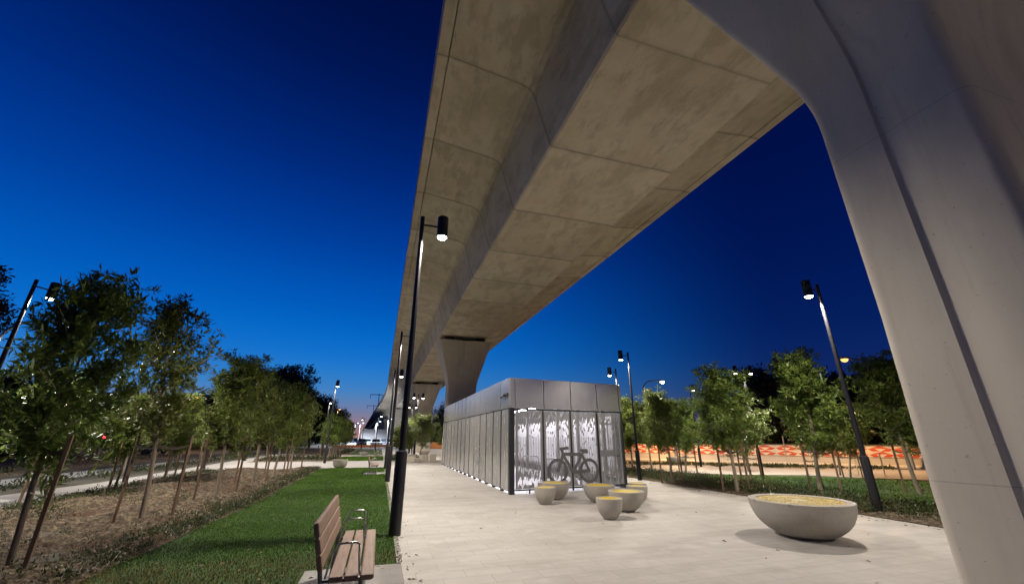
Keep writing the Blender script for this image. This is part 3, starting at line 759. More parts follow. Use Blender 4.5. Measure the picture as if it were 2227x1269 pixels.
G2 = 'black lamp posts by the right-hand bed'
lamp_post('black lamp post leaning right beside the big stone bowl', 11.05, 7.35, 5.58, [PI], G2, 1.0)
lamp_post('taller of the two lamp posts beside the right end of the shelter', 10.2, 15.44, 5.2, [PI], G2, 1.0)
lamp_post('lower lamp post just behind the tall one at the right end of the shelter', 10.6, 17.2, 4.75, [PI], G2, .7)
lamp_post('two-headed lamp post on the far paving in front of the diamond hoarding', 17.25, 16.1, 5.02, [R(-20), R(160)], G2, 1.5)
lamp_post('lamp post poking above the trees between the shelter and the two-headed post', 18.6, 21.6, 4.8, [R(20)], G2, 1.0)
lamp_post('black lamp post just behind the big pier, outside the right edge', 11.0, -.75, 5.6, [PI], G2, .8)
lamp_post('black lamp post farther back behind the big pier, outside the right edge', 11.0, -8.8, 5.6, [PI], G2, 1.3)
G3 = 'black lamp posts beyond the left trees'
lamp_post('black lamp post at the far left edge with its lit head to the right', -8.65, 12.5, 5.3, [R(62)], G3, 2.2)
lamp_post('tall lamp post rising clear of the dark tree mass', -3.27, 30.8, 5.25, [R(-70)], G3, .9)
lamp_post('shorter lamp post left of the tall one above the dark trees', -4.96, 43.4, 5.0, [R(-70)], G3, .8)
for y, h, p_, lb in ((20.2, 5.35, 1.5, 'lamp post shining white inside the second tree crown'), (27.6, 5.2, 1.5, 'lamp post shining high in the third tree crown from the left'), (35.1, 5.1, 1.6, 'lamp post shining beside the round dark tree'), (44.0, 4.95, 1.5, 'small lamp post light low against the round dark tree')):
    lamp_post(lb, -9.0, y, h, [R(10)], G3, p_)
G4 = 'two-headed lamp posts under the viaduct'
lamp_post('nearer two-headed lamp post rising from the trees by the pier', 2.73, 34.9, 5.0, [0, PI], G4, .9)
lamp_post('farther and lower two-headed lamp post left of the pier', 3.11, 46.7, 5.0, [0, PI], G4, .7)
lamp_post('two-headed lamp post beyond the far end of the shelter', 10.1, 64, 4.5, [0, PI], G4, .6)
lamp_post('single lamp post close to the far corner of the shelter', 9.2, 56, 4.9, [PI], G4, .6)
lamp_post('small lamp post under the viaduct with one head', 2.85, 60, 4.6, [0], G4, .5)

def street_light(label, x, y, h, reach, lx, c, watts, group, rz=0.0, arch=.9):
    t = thing('street_light', label, 'street light', (x, y, 0), rz, group)
    m = MB(); pts = [(0, 0, 0), (0, 0, h - arch)]
    for k in range(1, 7):
        a = PI / 2 * k / 6; pts.append((reach * .55 * (1 - math.cos(a)), 0, h - arch + arch * math.sin(a)))
    pts.append((reach, 0, h + .05)); m.tube(pts, [.09, .07] + [.05] * 6 + [.04], 10); m.build('pole', M['galv steel'], t, smooth=40)
    m = MB(); m.bbox((reach - .1, -.12, h - .02), (reach + .5, .12, h + .12), .04); hd = m.build('lamp_head', M['galv steel'], t)
    m = MB(); m.lathe([(.04, h - .20), (.13, h - .16), (.18, h - .08), (.185, h - .025)], 16, (reach + .25, 0, 0)); m.build('lens', M[lx], hd, smooth=50)
    if watts: spot(t, (reach + .25, 0, h - .26), c, watts, 165, .3, .12)
    return t
GS = 'road street lights'
street_light('arched street light behind the lamp post at the far left, white lamp', -15.6, 22, 6.25, 1.8, 'cool lamp', COOL, 500, GS)
street_light('orange street light in front of the long building roof', -23.2, 60, 6.2, 1.0, 'orange lamp', ORG, 1500, GS, 0)
street_light('blue-white street light low in the dark tree mass', -16.7, 60, 6.3, .8, 'cool lamp', COOL, 600, GS)
street_light('pinkish street light at the right shoulder of the dark tree mass', -12.0, 80, 6.6, .6, 'warm lamp', WARM, 300, GS)
street_light('tall thin orange street light standing above the far tree row', -8.6, 90, 6.9, .1, 'orange lamp', ORG, 500, GS, 0, .3)
street_light('orange street light at far left among the leaves', -40.5, 60, 8.0, .7, 'orange lamp', ORG, 900, GS)
street_light('arched orange street light right of the leaning lamp post', 28.9, 16.75, 6.1, 2.5, 'orange lamp', ORG, 3200, GS, R(175))
street_light('gooseneck street light over the trees beside the shelter', 22.4, 32, 6.55, 1.9, 'warm lamp', ORG, 4000, GS)
street_light('orange street light glowing just above the tree tops right of the gooseneck', 28.2, 40, 6.2, .6, 'orange lamp', ORG, 3500, GS)
street_light('orange street light behind the trees near the diamond hoarding', 20.4, 26.1, 3.5, .5, 'orange lamp', ORG, 1600, GS, R(180))
GF = 'car park floodlights'
for x, y, h, lb in ((-6.2, 112, 5.0, 'leftmost bluish floodlight above the parked cars'), (-4.4, 98, 4.6, 'second bluish floodlight from the left above the parked cars'), (-.9, 90, 4.7, 'bluish floodlight right of the small lamp post above the cars'), (1.2, 82, 4.9, 'rightmost bluish floodlight above the cars'), (-8.5, 136, 5.2, 'added floodlight beyond the wall at far left, brightening the viaduct underside'), (-1.5, 128, 5.0, 'added floodlight behind the pale wall, brightening the viaduct underside')):
    street_light(lb, x, y, h, .4, 'cool lamp', COOL, 7000, GF, 0, .3)  # last two are added beyond the wall, their bounce brightens the viaduct underside

# ------------------------------------------------------------------ stone bowls
def bowl(label, x, y, r, h, rb, big=False, cat='stone bowl', name='stone_bowl', group=None, top='yellow mosaic'):
    t = thing(name, label, cat, (x, y, 0), 0, group)
    tab = [(0, .36), (.02, .45), (.06, .53), (.12, .62), (.25, .75), (.4, .855), (.55, .92), (.75, .975), (.99, 1)] if big else ([(0, .32), (.03, .39), (.12, .54), (.25, .69), (.4, .81), (.55, .895), (.75, .96), (.985, 1)] if r > .35 else [(0, .44), (.03, .49), (.12, .615), (.25, .75), (.4, .865), (.55, .935), (.75, .98), (.985, 1)])
    prof = []
    zz, rr_ = [a for a, _ in tab], [b for _, b in tab]
    for k in range(25):
        q = zz[-1] * k / 24; w = [0, 0]
        prof.append((r * float(np.interp(q, zz, rr_)), h * q))
    for _ in range(2): prof = [prof[0]] + [((prof[k - 1][0] + 2 * prof[k][0] + prof[k + 1][0]) / 4, prof[k][1]) for k in range(1, 24)] + [prof[24]]
    ri = r * (.80 if not big else .83)
    prof += [(r, h - .004), (r - .006, h), (ri + .006, h), (ri, h - .005), (ri, h - .03)]
    m = MB(); m.lathe(prof, 56 if big else 36); b = m.build('bowl', M['bowl concrete'], t, smooth=35)
    m = MB(); m.lathe([(ri - .001, h - .028), (ri - .001, h - .012), (ri - .02, h - .008)], 48); m.build('mosaic_top', M['gold mosaic' if big else top], t, smooth=30)
    if big:
        m = MB()
        for k in range(8):
            q = 2 * PI * k / 8 + .52
            T = Matrix.Rotation(q, 4, 'Z'); m.bbox((r - .055, -.02, h - .03), (r + .004, .02, h + .003), .003, T)
        m.build('skate_stop', M['steel tube'], t)
    return t
GB = 'small stone bowls in front of the shelter'
bowl('small stone bowl at the left end of the group, yellow top', 4.23, 10.73, .278, .40, .13, group=GB)
bowl('wide stone bowl behind the left small one, against the screen', 4.82, 11.46, .415, .43, .15, group=GB)
bowl('wide stone bowl in the middle right under the bicycle emblem', 5.69, 10.55, .415, .43, .15, group=GB)
bowl('wide stone bowl right of the nearest small one', 5.69, 9.23, .418, .43, .16, group=GB)
bowl('nearest small stone bowl, in front of the wide ones', 4.81, 8.5, .28, .40, .13, group=GB)
bowl('small stone bowl at the right end, half behind a wide one', 6.71, 10.33, .28, .40, .13, group=GB)
bowl('farthest stone bowl, by the right corner of the shelter', 7.38, 11.34, .27, .36, .13, group=GB)
bowl('very large low stone bowl with a gold mosaic top on the paving', 7.28, 6.12, .81, .575, .30, True, 'stone bowl', 'stone_bowl')
def planter(label, x, y, r, h, plants=True):
    t = thing('bowl_planter', label, 'planter', (x, y, 0), 0, 'bowl planters')
    prof = [(r * .35, 0)] + [(r * .38 + r * .62 * math.sin(PI / 2 * k / 10) ** .8, h * (1 - math.cos(PI / 2 * k / 10))) for k in range(1, 11)] + [(r * .98, h + .004), (r * .86, h + .004), (r * .84, h - .04)]
    m = MB(); m.lathe(prof, 32); m.build('bowl', M['bowl concrete'], t, smooth=35)
    m = MB(); m.lathe([(r * .83, h - .06), (r * .83, h - .035)], 20); m.build('soil', M['soil'], t)
    return t
planter('grey bowl planter at the end of the near lawn', -1.95, 25.9, .40, .42)
planter('small bowl planter beside the second lawn, far left of the cars', -1.30, 42.6, .33, .32)
planter('pale stone bowl at the foot of the second pier beyond the shelter', 4.27, 42.4, .52, .34)
planter('grey bowl planter on the paving in front of the diamond hoarding', 19.2, 24.6, .62, .42)

# ------------------------------------------------------------------ sandstone blocks
GK = 'stone block seats near the pier'
for lb, (x0, x1), y, h, d in (('low pale stone block at the left of the block group', (1.92, 2.42), 30.4, .36, .6), ('stone block behind the low left one beside the tree', (2.1, 2.68), 33.0, .40, .6), ('small low stone block between the tree and the left block', (2.50, 2.74), 30.9, .26, .4),
                              ('middle square stone block with a shadowed side', (2.88, 3.34), 31.0, .45, .6), ('right tall stone block nearest the shelter', (3.40, 3.86), 30.6, .52, .55)):
    m = MB(); w = (x1 - x0) / 2; m.bbox((-w, -d / 2, 0), (w, d / 2, h), .025)
    o = m.build('stone_block', M['sandstone'], None, ((x0 + x1) / 2, y, 0)); o.rotation_euler = (0, 0, rnd.uniform(-.25, .25)); tag(o, lb, 'stone block', GK)

# ------------------------------------------------------------------ benches
def bench(label, x, y, s=1.0):
    t = thing('park_bench', label, 'bench', (x, y, 0), 0, 'timber park benches')
    for x0, x1 in ((-.30, -.185), (-.17, -.055), (-.04, .08)):
        m = MB(); m.bbox((x0, -.975, .41), (x1, .975, .455), .008 if x1 < 0 else .018); m.build('seat_slat', M['timber'], t)
    T = Matrix.Translation((-.375, 0, .49)) @ Matrix.Rotation(R(-13), 4, 'Y')
    for k in range(3):
        m = MB(); m.bbox((-.022, -.975, .015 + k * .133), (.022, .975, .13 + k * .133), .009, T); m.build('back_slat', M['timber'], t)
    for yy in (-.85, .85):
        m = MB(); m.tube([(-.40, yy, 0), (-.37, yy, .38), (-.395, yy, .52), (-.47, yy, .85)], .02, 8); m.tube([(.0, yy, 0), (-.03, yy, .39)], .02, 8); m.tube([(-.39, yy, .395), (.06, yy, .395)], .018, 8); m.tube([(-.42, yy, .012), (.04, yy, .012)], .018, 8)
        m.build('leg_frame', M['bench steel'], t, smooth=40)
    for yy in (-.86, .36, .96):
        m = MB(); m.tube([(-.33, yy - .10, .44), (-.30, yy - .06, .60), (-.265, yy, .675), (-.22, yy, .685), (-.11, yy, .685), (-.075, yy, .67), (-.07, yy - .01, .60), (-.05, yy - .05, .46)], .0095, 8); m.build('armrest', M['steel tube'], t, smooth=50)
    t.scale = (s, s, s); return t
bench('near brown timber bench with steel armrests on the paved slab', 0, 5.38)
bench('second timber bench on its small slab beside the lawn', .02, 21.7, .92)
bench('farthest timber bench, on the second lawn edge', .08, 34.5, .8)

# ------------------------------------------------------------------ trees
def make_tree(seed, h, crown_r, crown_z0, nros, leaf_l, per=11, open_=.35):
    r = np.random.default_rng(seed); rr = random.Random(seed)
    m = MB(); tips = []
    lean = (rr.gauss(0, .10), rr.gauss(0, .10))
    tp = []
    nseg = 9
    for i in range(nseg + 1):
        f = i / nseg
        tp.append(Vector((lean[0] * f * h * .35 + .05 * math.sin(f * 5 + seed), lean[1] * f * h * .35 + .05 * math.cos(f * 4.3 + seed) - .05, f * h * .93)))
    m.tube(tp, [.045 * (1 - .82 * i / nseg) + .004 for i in range(nseg + 1)], 7)
    nb = 20
    for b in range(nb):
        f = crown_z0 / h + (.93 - crown_z0 / h) * (b + rr.random()) / nb * .97
        k = min(int(f / .93 * nseg), nseg - 1); fr = f / .93 * nseg - k; p = tp[k].lerp(tp[k + 1], min(1, fr))
        a = b * 2.4 + rr.gauss(0, .4); t_ = (f * h - crown_z0) / (h - crown_z0)
        env = crown_r * (math.sin(PI * min(1, .16 + .84 * t_) ** .8) ** .7 + .12) * (.7 + .5 * rr.random())
        pts = [p]; q = p.copy(); d = Vector((math.cos(a), math.sin(a), .55 + .5 * t_)).normalized()
        for s_ in range(4):
            d = (d + Vector((rr.gauss(0, .16), rr.gauss(0, .16), .12 + rr.gauss(0, .1)))).normalized(); q = q + d * env / 3.6; pts.append(q.copy())
        m.tube(pts, [.016 * (1 - t_ * .5), .013, .010, .007, .003], 5)
        for s_ in range(1, 5):
            for _ in range(3):
                e = pts[s_] + Vector((rr.gauss(0, .11), rr.gauss(0, .11), rr.gauss(.05, .10))) * crown_r * 1.15
                tips.append(e)
        for _ in range(3):
            s_ = rr.randint(1, 3); e = pts[s_] + Vector((rr.gauss(0, .2), rr.gauss(0, .2), rr.gauss(.12, .12))) * crown_r * 1.3
            m.tube([pts[s_], pts[s_].lerp(e, .5) + Vector((0, 0, .02)), e], [.006, .004, .002], 4, False); tips.append(e); tips.append(pts[s_].lerp(e, .6))
    tips = np.array([tuple(t_) for t_ in tips])
    sel = r.integers(0, len(tips), nros); cen = tips[sel] + r.normal(0, .07 * crown_r + .02, (nros, 3))
    clump = r.normal(0, 1, (nros, 3)); clump[:, 2] = np.abs(clump[:, 2]) * .7 + .15; clump = unit(clump)
    n = nros * per
    C = np.repeat(cen, per, 0); A = np.repeat(clump, per, 0)
    D = unit(A * (.25 + .5 * r.random((n, 1))) + unit(r.normal(0, 1, (n, 3))) * .85 + np.array([0, 0, -.12]))
    N = unit(np.cross(D, unit(r.normal(0, 1, (n, 3)) * .6 + np.array([0, 0, 1.0])) + 1e-4))
    N = unit(np.cross(D, np.cross(N, D) + 1e-6)) if False else N
    L = leaf_l * (.6 + .7 * r.random(n))
    P = C + D * .015 + A * (r.random((n, 1)) - .5) * .10
    return m.mesh('trunk', M['bark'], 60), leafmesh('crown', P, D, N, L, L * .25, M['leaf'], None, False)
TV = [make_tree(3, 4.3, .95, 1.1, 900, .17), make_tree(8, 4.3, .82, 1.3, 620, .14), make_tree(15, 4.0, .9, 1.15, 1050, .14), make_tree(21, 3.8, .82, 1.1, 950, .135), make_tree(34, 3.6, .85, 1.05, 1200, .125),
      make_tree(55, 3.4, 1.0, .95, 1500, .11)]
TH = [4.3, 4.3, 4.0, 3.8, 3.6, 3.4]
def tree(label, x, y, h, v, rz, group, w=1.0):
    t = thing('tree', label, 'tree', (x, y, 0), rz, group)
    link('trunk', TV[v][0], t); link('crown', TV[v][1], t); s = h / TH[v] / 1.06; t.scale = (s * w, s * w, s); return t
# stakes with webbing tie
def stake_mesh(h):
    m = MB(); m.bbox((-.024, -.024, -.1), (.024, .024, h), .005); return m.mesh('post', M['stake wood'])
SM = stake_mesh(1.62)
def stake(label, x, y, tx, ty, h=1.62, group='timber tree stakes'):
    t = thing('tree_stake', label, 'tree stake', (x, y, 0), rnd.uniform(0, 1.5), group); link('post', SM, t)
    d = Vector((tx - x, ty - y, 0)); 
    if d.length > .02:
        z = h - .16 - .05 * rnd.random(); M_ = Matrix.Rotation(-t.rotation_euler.z, 4, 'Z')
        e = M_ @ d; n_ = Vector((-e.y, e.x, 0)).normalized() * .03
        m = MB(); a = Vector((0, 0, z))
        for q in (n_,):
            for k in range(5):
                f0, f1 = k / 5, (k + 1) / 5; sag = lambda f: -.05 * math.sin(PI * f)
                p0_, p1_ = a + e * f0 + q + Vector((0, 0, sag(f0))), a + e * f1 + q + Vector((0, 0, sag(f1)))
                m.quad(p0_ - Vector((0, 0, .022)), p1_ - Vector((0, 0, .022)), p1_ + Vector((0, 0, .022)), p0_ + Vector((0, 0, .022)))
                m.quad(p0_ - q * 2 - Vector((0, 0, .022)), p1_ - q * 2 - Vector((0, 0, .022)), p1_ - q * 2 + Vector((0, 0, .022)), p0_ - q * 2 + Vector((0, 0, .022)))
        m.build('tie_band', M['webbing'], t)
    t.scale = (1, 1, h / 1.62); return t
def ordw(i): return ['first', 'second', 'third', 'fourth', 'fifth', 'sixth', 'seventh', 'eighth', 'ninth', 'tenth', 'eleventh', 'twelfth', 'thirteenth', 'fourteenth', 'fifteenth'][i]
GT = 'young trees in the bed beside the lawn'
row1 = [(-4.66, 8.1, 4.35, 0, .9, .86), (-4.31, 10.5, 4.7, 1, 1.7, 1.0), (-4.13, 14.0, 4.0, 2, .5, 1.05), (-4.11, 17.3, 4.05, 3, 2.2, 1.1), (-4.0, 20.4, 3.8, 4, 4.0, 1.1), (-3.8, 22.9, 3.75, 2, 5.1, 1.1)]
row1 += [(-3.6, 34.6, 3.3, 4, 2.0, 1.15), (-3.6, 37.2, 3.2, 5, 1.0, 1.1), (-3.6, 39.6, 3.2, 4, .3, 1.1), (-3.6, 45, 3.2, 5, 2.6, 1.1), (-3.7, 49, 3.3, 4, 3.4, 1.1), (-3.8, 54, 3.5, 5, 4.2, 1.2), (-4, 60, 3.6, 4, 5.2, 1.2)]
l1 = ['big dark broad-leaved tree at the near end of the bed, hiding the far-left sky', 'tall airy young tree with a thin leaning grey trunk, tallest beside the lawn'] + [ordw(i) + ' young tree along the lawn-side row' for i in range(2, 6)] + \
     ['bright green tree just past the bowl planter, lit from above'] + [ordw(i - 6) + ' small tree past the bowl planter along the second lawn' for i in range(7, 13)]
for lb, a in zip(l1, row1): tree(lb, a[0], a[1], a[2], a[3], a[4], GT, a[5])
st = [(-4.07, 7.42, 0), (-4.82, 10.85, 1), (-3.75, 10.5, 1), (-4.5, 13.7, 2), (-3.72, 14.3, 2), (-4.55, 17.1, 3), (-3.7, 17.5, 3), (-4.45, 20.6, 4), (-3.55, 20.2, 4), (-4.2, 23.1, 5), (-3.4, 22.7, 5), (-4.05, 34.6, 6), (-3.2, 34.5, 6), (-4.0, 37.3, 7), (-3.2, 37.1, 7)]
for i, (x, y, k) in enumerate(st):
    side = 'bed-side' if x < row1[k][0] else 'lawn-side'
    stake(f'{side} timber stake of the {ordw(k)} tree in the lawn-side row', x, y, row1[k][0], row1[k][1])
GT2 = 'young trees along the left path'
row2 = [(-8.0, 10.6, 2.75), (-8.46, 14.64, 3.4), (-7.75, 16.8, 3.0), (-7.65, 20.0, 3.2), (-7.8, 23.4, 3.2), (-7.7, 35.0, 3.1), (-7.6, 38.4, 3.2), (-7.8, 45.5, 3.3)]
tree('low dark tree at the near left corner, its leaves hanging over the bed', -5.5, 6.35, 2.45, 5, 2.0, GT, 1.05)
for i, (x, y, h) in enumerate(row2):
    tree(f'{ordw(i)} slim tree along the near side of the left path, counting away', x, y, h, (i * 2 + 3) % 5, i * 1.3, GT2, 1.15)
    if i < 5:
        for s_, w_ in ((-.42, 'near'), (.42, 'far')): stake(f'{w_} stake of the {ordw(i)} tree at the near side of the left path', x + .1, y + s_, x, y, 1.45)
GT3 = 'trees beyond the left path'
row3 = [(-11.4, 11.5, 3.6), (-11.3, 15.5, 3.4), (-11.1, 19.5, 3.4), (-10.9, 24, 3.3), (-10.7, 28.5, 3.3), (-10.6, 33.5, 3.3), (-10.5, 39, 3.3), (-10.5, 45, 3.5)]
for i, (x, y, h) in enumerate(row3):
    tree(f'{ordw(i)} tree along the far side of the left path, counting away', x, y, h, (i * 3 + 4) % 6, i * 2.1, GT3, 1.25)
    if i < 5: stake(f'stake of the {ordw(i)} tree on the far side of the left path', x + .3, y - .3, x, y, 1.35)
GT4 = 'trees in the outer left bed'
k = 0
for i in range(12):
    x = -16.2 - 2.6 * (i % 2) - 3.5 * rnd.random(); y = 10.5 + i * 3.1
    tree(f'{ordw(i)} tree from the left in the outer bed towards the road', x, y, 3.6 + rnd.random() * .6, (i * 5 + 2) % 6, i * .9, GT4, 1.35)
GT5 = 'young trees in the right-hand bed and lawn'
rt = [(10.67, 11.14, 3.95, 2, .7, 1.3, 'bushy bright tree at the bed edge, largest between the shelter and the stone bowl'), (10.55, 13.9, 3.5, 3, 1.9, 1.2, 'tree at the bed edge nearest the right corner of the shelter'),
      (12.86, 9.86, 4.3, 4, 3.3, 1.2, 'tall bushy tree just left of the leaning lamp post'), (15.9, 9.2, 4.35, 2, 4.4, 1.25, 'tall tree half hidden by the big pier'),
      (14.9, 14.5, 3.4, 5, .4, 1.1, 'tree on the right lawn behind the bushy bright one'), (15.2, 11.8, 3.3, 4, 2.5, 1.0, 'tree on the lawn close behind the one left of the leaning lamp post'),
      (20.0, 14.0, 3.0, 5, 5.0, 1.2, 'low yellow-green tree seen right of the leaning lamp post'), (13.7, 19.7, 3.5, 3, .9, 1.2, 'far tree beside the lamp posts at the shelter end'),
      (13.4, 16.5, 3.3, 4, 3.0, 1.2, 'tree at the head of the right lawn by the paving'), (11.2, 17.6, 3.5, 2, 1.1, 1.1, 'tree directly behind the two lamp posts by the shelter'),
      (18.2, 17.8, 2.9, 5, 2.9, 1.1, 'small olive tree lit orange in front of the hoarding'), (16.3, 20.5, 3.2, 3, 4.9, 1.2, 'tree on the far paving left of the two-headed lamp post'),
      (20.6, 15.0, 2.9, 4, 1.2, 1.2, 'low tree behind the low yellow-green one'), (11.3, 22.5, 3.5, 5, 2.2, 1.2, 'far tree peeping over the shelter corner')]
for x, y, h, v, rz, w, lb in rt: tree(lb, x, y, h, v, rz, GT5, w)
for x, y, k, lb in ((10.63, 11.5, 0, 'back stake of the bushy bright tree'), (11.26, 11.33, 0, 'right stake of the bushy bright tree'), (10.9, 10.75, 0, 'front stake of the bushy bright tree'), (10.34, 14.2, 1, 'left stake of the tree nearest the shelter corner'), (10.8, 13.6, 1, 'right stake of the tree nearest the shelter corner'),
                    (12.83, 10.3, 2, 'left stake of the tall tree by the leaning lamp post'), (13.0, 9.5, 2, 'right stake of the tall tree by the leaning lamp post'), (15.85, 9.6, 3, 'left stake of the tree by the pier'), (15.95, 8.85, 3, 'right stake of the tree by the pier'),
                    (14.8, 14.9, 4, 'left stake of the tree on the right lawn'), (15.1, 14.1, 4, 'right stake of the tree on the right lawn'), (15.2, 12.2, 5, 'back stake of the second tree on the right lawn'), (13.3, 16.9, 8, 'left stake of the tree at the head of the right lawn'), (13.6, 16.1, 8, 'right stake of the tree at the head of the right lawn'),
                    (19.9, 14.3, 6, 'left stake of the low yellow-green tree'), (20.2, 13.7, 6, 'right stake of the low yellow-green tree')):
    stake(lb, x, y, rt[k][0], rt[k][1], 1.5 if k < 4 else 1.25)
GT6 = 'trees under the viaduct by the stone blocks'
for i, (x, y, h, v, lb) in enumerate(((3.0, 32.8, 3.2, 5, 'bright leafy tree in front of the pier by the stone blocks'), (1.9, 33.6, 2.8, 4, 'bright leafy tree left of the one by the stone blocks'), (2.6, 35.5, 2.9, 5, 'leafy tree behind the bright one under the viaduct'), (1.4, 36.2, 2.5, 3, 'lowest leafy tree at the left of the under-viaduct cluster'), (2.0, 37.6, 2.6, 5, 'back tree of the cluster under the viaduct'),
                                   (6.2, 44, 2.6, 4, 'dim tree between the pier and the far end of the shelter'), (7.3, 48, 2.7, 5, 'dim far tree at the shelter end behind the pier'))):
    tree(lb, x, y, h, v, i * 1.7, GT6, 1.25)

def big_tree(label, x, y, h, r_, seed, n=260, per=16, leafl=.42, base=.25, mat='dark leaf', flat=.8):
    """large far tree: lobed crown of leaf clumps on a forked trunk"""
    r = np.random.default_rng(seed); rr = random.Random(seed)
    t = thing('tree', label, 'tree', (x, y, 0), 0, 'dark trees behind the park')
    m = MB(); m.tube([(0, 0, 0), (.1, 0, h * .25), (.15, .1, h * .5), (.1, .1, h * .8)], [h * .025, h * .02, h * .013, h * .004], 8); lob = []
    for i in range(15):
        a = i * 2.4; f = (i + .5) / 15; z = h * (base + (.9 - base) * f); rad = r_ * math.sin(PI * (.2 + .72 * f)) ** .7 * (.45 + .4 * rr.random())
        c = Vector((math.cos(a) * rad, math.sin(a) * rad, z)); lob.append((c, r_ * (.34 + .2 * rr.random())))
        m.tube([(.1, .05, h * .3 + z * .3), (c.x * .6, c.y * .6, z * .85), tuple(c)], [h * .008, h * .005, .03], 5, False)
    m.build('trunk', M['dark bark'], t, smooth=60)
    cen = []
    for c, q in lob:
        d = unit(r.normal(0, 1, (n // 3, 3))); cen.append(np.array(c) + d * q * (r.random((n // 3, 1)) ** .35) * np.array([1, 1, flat]))
    cen = np.concatenate(cen); k = len(cen) * per; C = np.repeat(cen, per, 0)
    D = unit(r.normal(0, 1, (k, 3)) + np.array([0, 0, -.25])); N = unit(np.cross(D, r.normal(0, 1, (k, 3)))); L = leafl * (.6 + .7 * r.random(k))
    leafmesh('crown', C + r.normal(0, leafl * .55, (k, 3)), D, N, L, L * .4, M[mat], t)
big_tree('large round dark tree standing above the left tree row', -13.6, 66, 11.6, 5.2, 5)
big_tree('wide dark tree left of the large round one', -20.5, 70, 9.3, 5, 9)
big_tree('tall dark gum tree cut by the left edge', -25.5, 31, 12.8, 3.6, 12, leafl=.28)
big_tree('low dark tree right of the large round one', -10.5, 74, 7.8, 3.6, 17)
big_tree('farthest low dark tree towards the sunset glow', -11, 100, 7.2, 5, 19)
big_tree('tall dark tree mass behind the diamond hoarding, left one', 36, 31, 8.1, 3.4, 23, base=.05)
big_tree('broad dark tree behind the diamond hoarding, middle one', 42, 27, 7.2, 4, 27, base=.05)
big_tree('dark tree behind the hoarding beside the pier', 44, 21, 7.8, 4, 29, base=.05)
big_tree('low dark tree behind the hoarding towards the shelter', 31, 40, 5.2, 3.2, 31, base=.05)
big_tree('dark tree on the skyline beyond the far end of the shelter', 16, 95, 8.5, 6, 33, base=.05)
big_tree('dark tree far left behind the road', -34, 50, 6.5, 4.5, 37, base=.05)
big_tree('dark tree at the far end of the car park', -17, 150, 7.5, 5, 39, base=.05)

# ------------------------------------------------------------------ barrier and diamond hoarding on the right
bx0, by0, bx1, by1 = 17.4, 30.4, 33.5, 12.9
bl = math.hypot(bx1 - bx0, by1 - by0); ba = math.atan2(by1 - by0, bx1 - bx0)
BM = Matrix.Translation((bx0, by0, 0)) @ Matrix.Rotation(ba, 4, 'Z')
bw = thing('concrete_barrier', 'low pale concrete road barrier running along the foot of the diamond hoarding', 'barrier', (bx0, by0, 0), ba)
m = MB(); nb = 6
for k in range(nb):
    x0, x1 = bl * k / nb + .01, bl * (k + 1) / nb - .01
    m.prism([(-.30, -.03), (-.30, .06), (-.16, .16), (-.11, .50), (.11, .50), (.16, .16), (.30, .06), (.30, -.03)], x0, x1, (1, 2, 0))
m.build('barrier_unit', M['barrier concrete'], bw)
ho = thing('hoarding', 'cream hoarding with red diamond pattern behind the concrete barrier', 'hoarding', (bx0, by0, 0), ba)
m = MB(); m.box((0, .34, .03), (bl, .37, 1.19)); m.build('panel', M['hoarding white'], ho)
m = MB(); m.box((0, .31, 1.192), (bl, .42, 1.25)); m.box((0, .30, .505), (bl, .34, .535)); m.build('rail', M['hoarding rail'], ho)
m = MB(); cw = 1.2; z0, z1 = .545, 1.18; rows = 4; rh = (z1 - z0) / rows
def tri(a, b, c): m.add([(p[0], .335, p[1]) for p in (a, b, c)], [(0, 1, 2)])
def para(*ps): m.add([(p[0], .335, p[1]) for p in ps], [tuple(range(len(ps)))])
for c in range(1, int(bl / cw)):
    x = c * cw
    for r_ in range(rows):
        zt = z1 - r_ * rh; zb = zt - rh + .014
        if r_ % 2 == 0: tri((x - .40 * cw, zb), (x + .40 * cw, zb), (x + rnd.uniform(-.05, .05), zt))
        else: para((x - .5 * cw, zt), (x - .22 * cw, zt), (x - .03 * cw, zb), (x - .34 * cw, zb)); para((x + .03 * cw, zb), (x + .34 * cw, zb), (x + .5 * cw, zt), (x + .22 * cw, zt))
m.build('diamond_pattern', M['hoarding red'], ho)
sp = thing('sign_pole', 'thin pale pole leaning in front of the diamond hoarding', 'pole', (25.4, 21.6, 0)); m = MB(); m.tube([(0, 0, 0), (.05, 0, 1.75)], .03, 8); m.build('pole', M['galv steel'], sp)
for (x, y, h, lb) in ((19.3, 19.0, 1.5, 'white marker stake on the far paving left of the two-headed lamp'), (21.9, 15.0, 1.05, 'left white stake on the paving right of the tall bushy tree'), (22.4, 14.2, .95, 'right white stake on the paving right of the tall bushy tree')):
    t = thing('marker_stake', lb, 'stake', (x, y, 0), 0, 'white marker stakes'); m = MB(); m.tube([(0, 0, 0), (.02, 0, h)], .025, 6); m.build('post', M['hoarding white'], t)

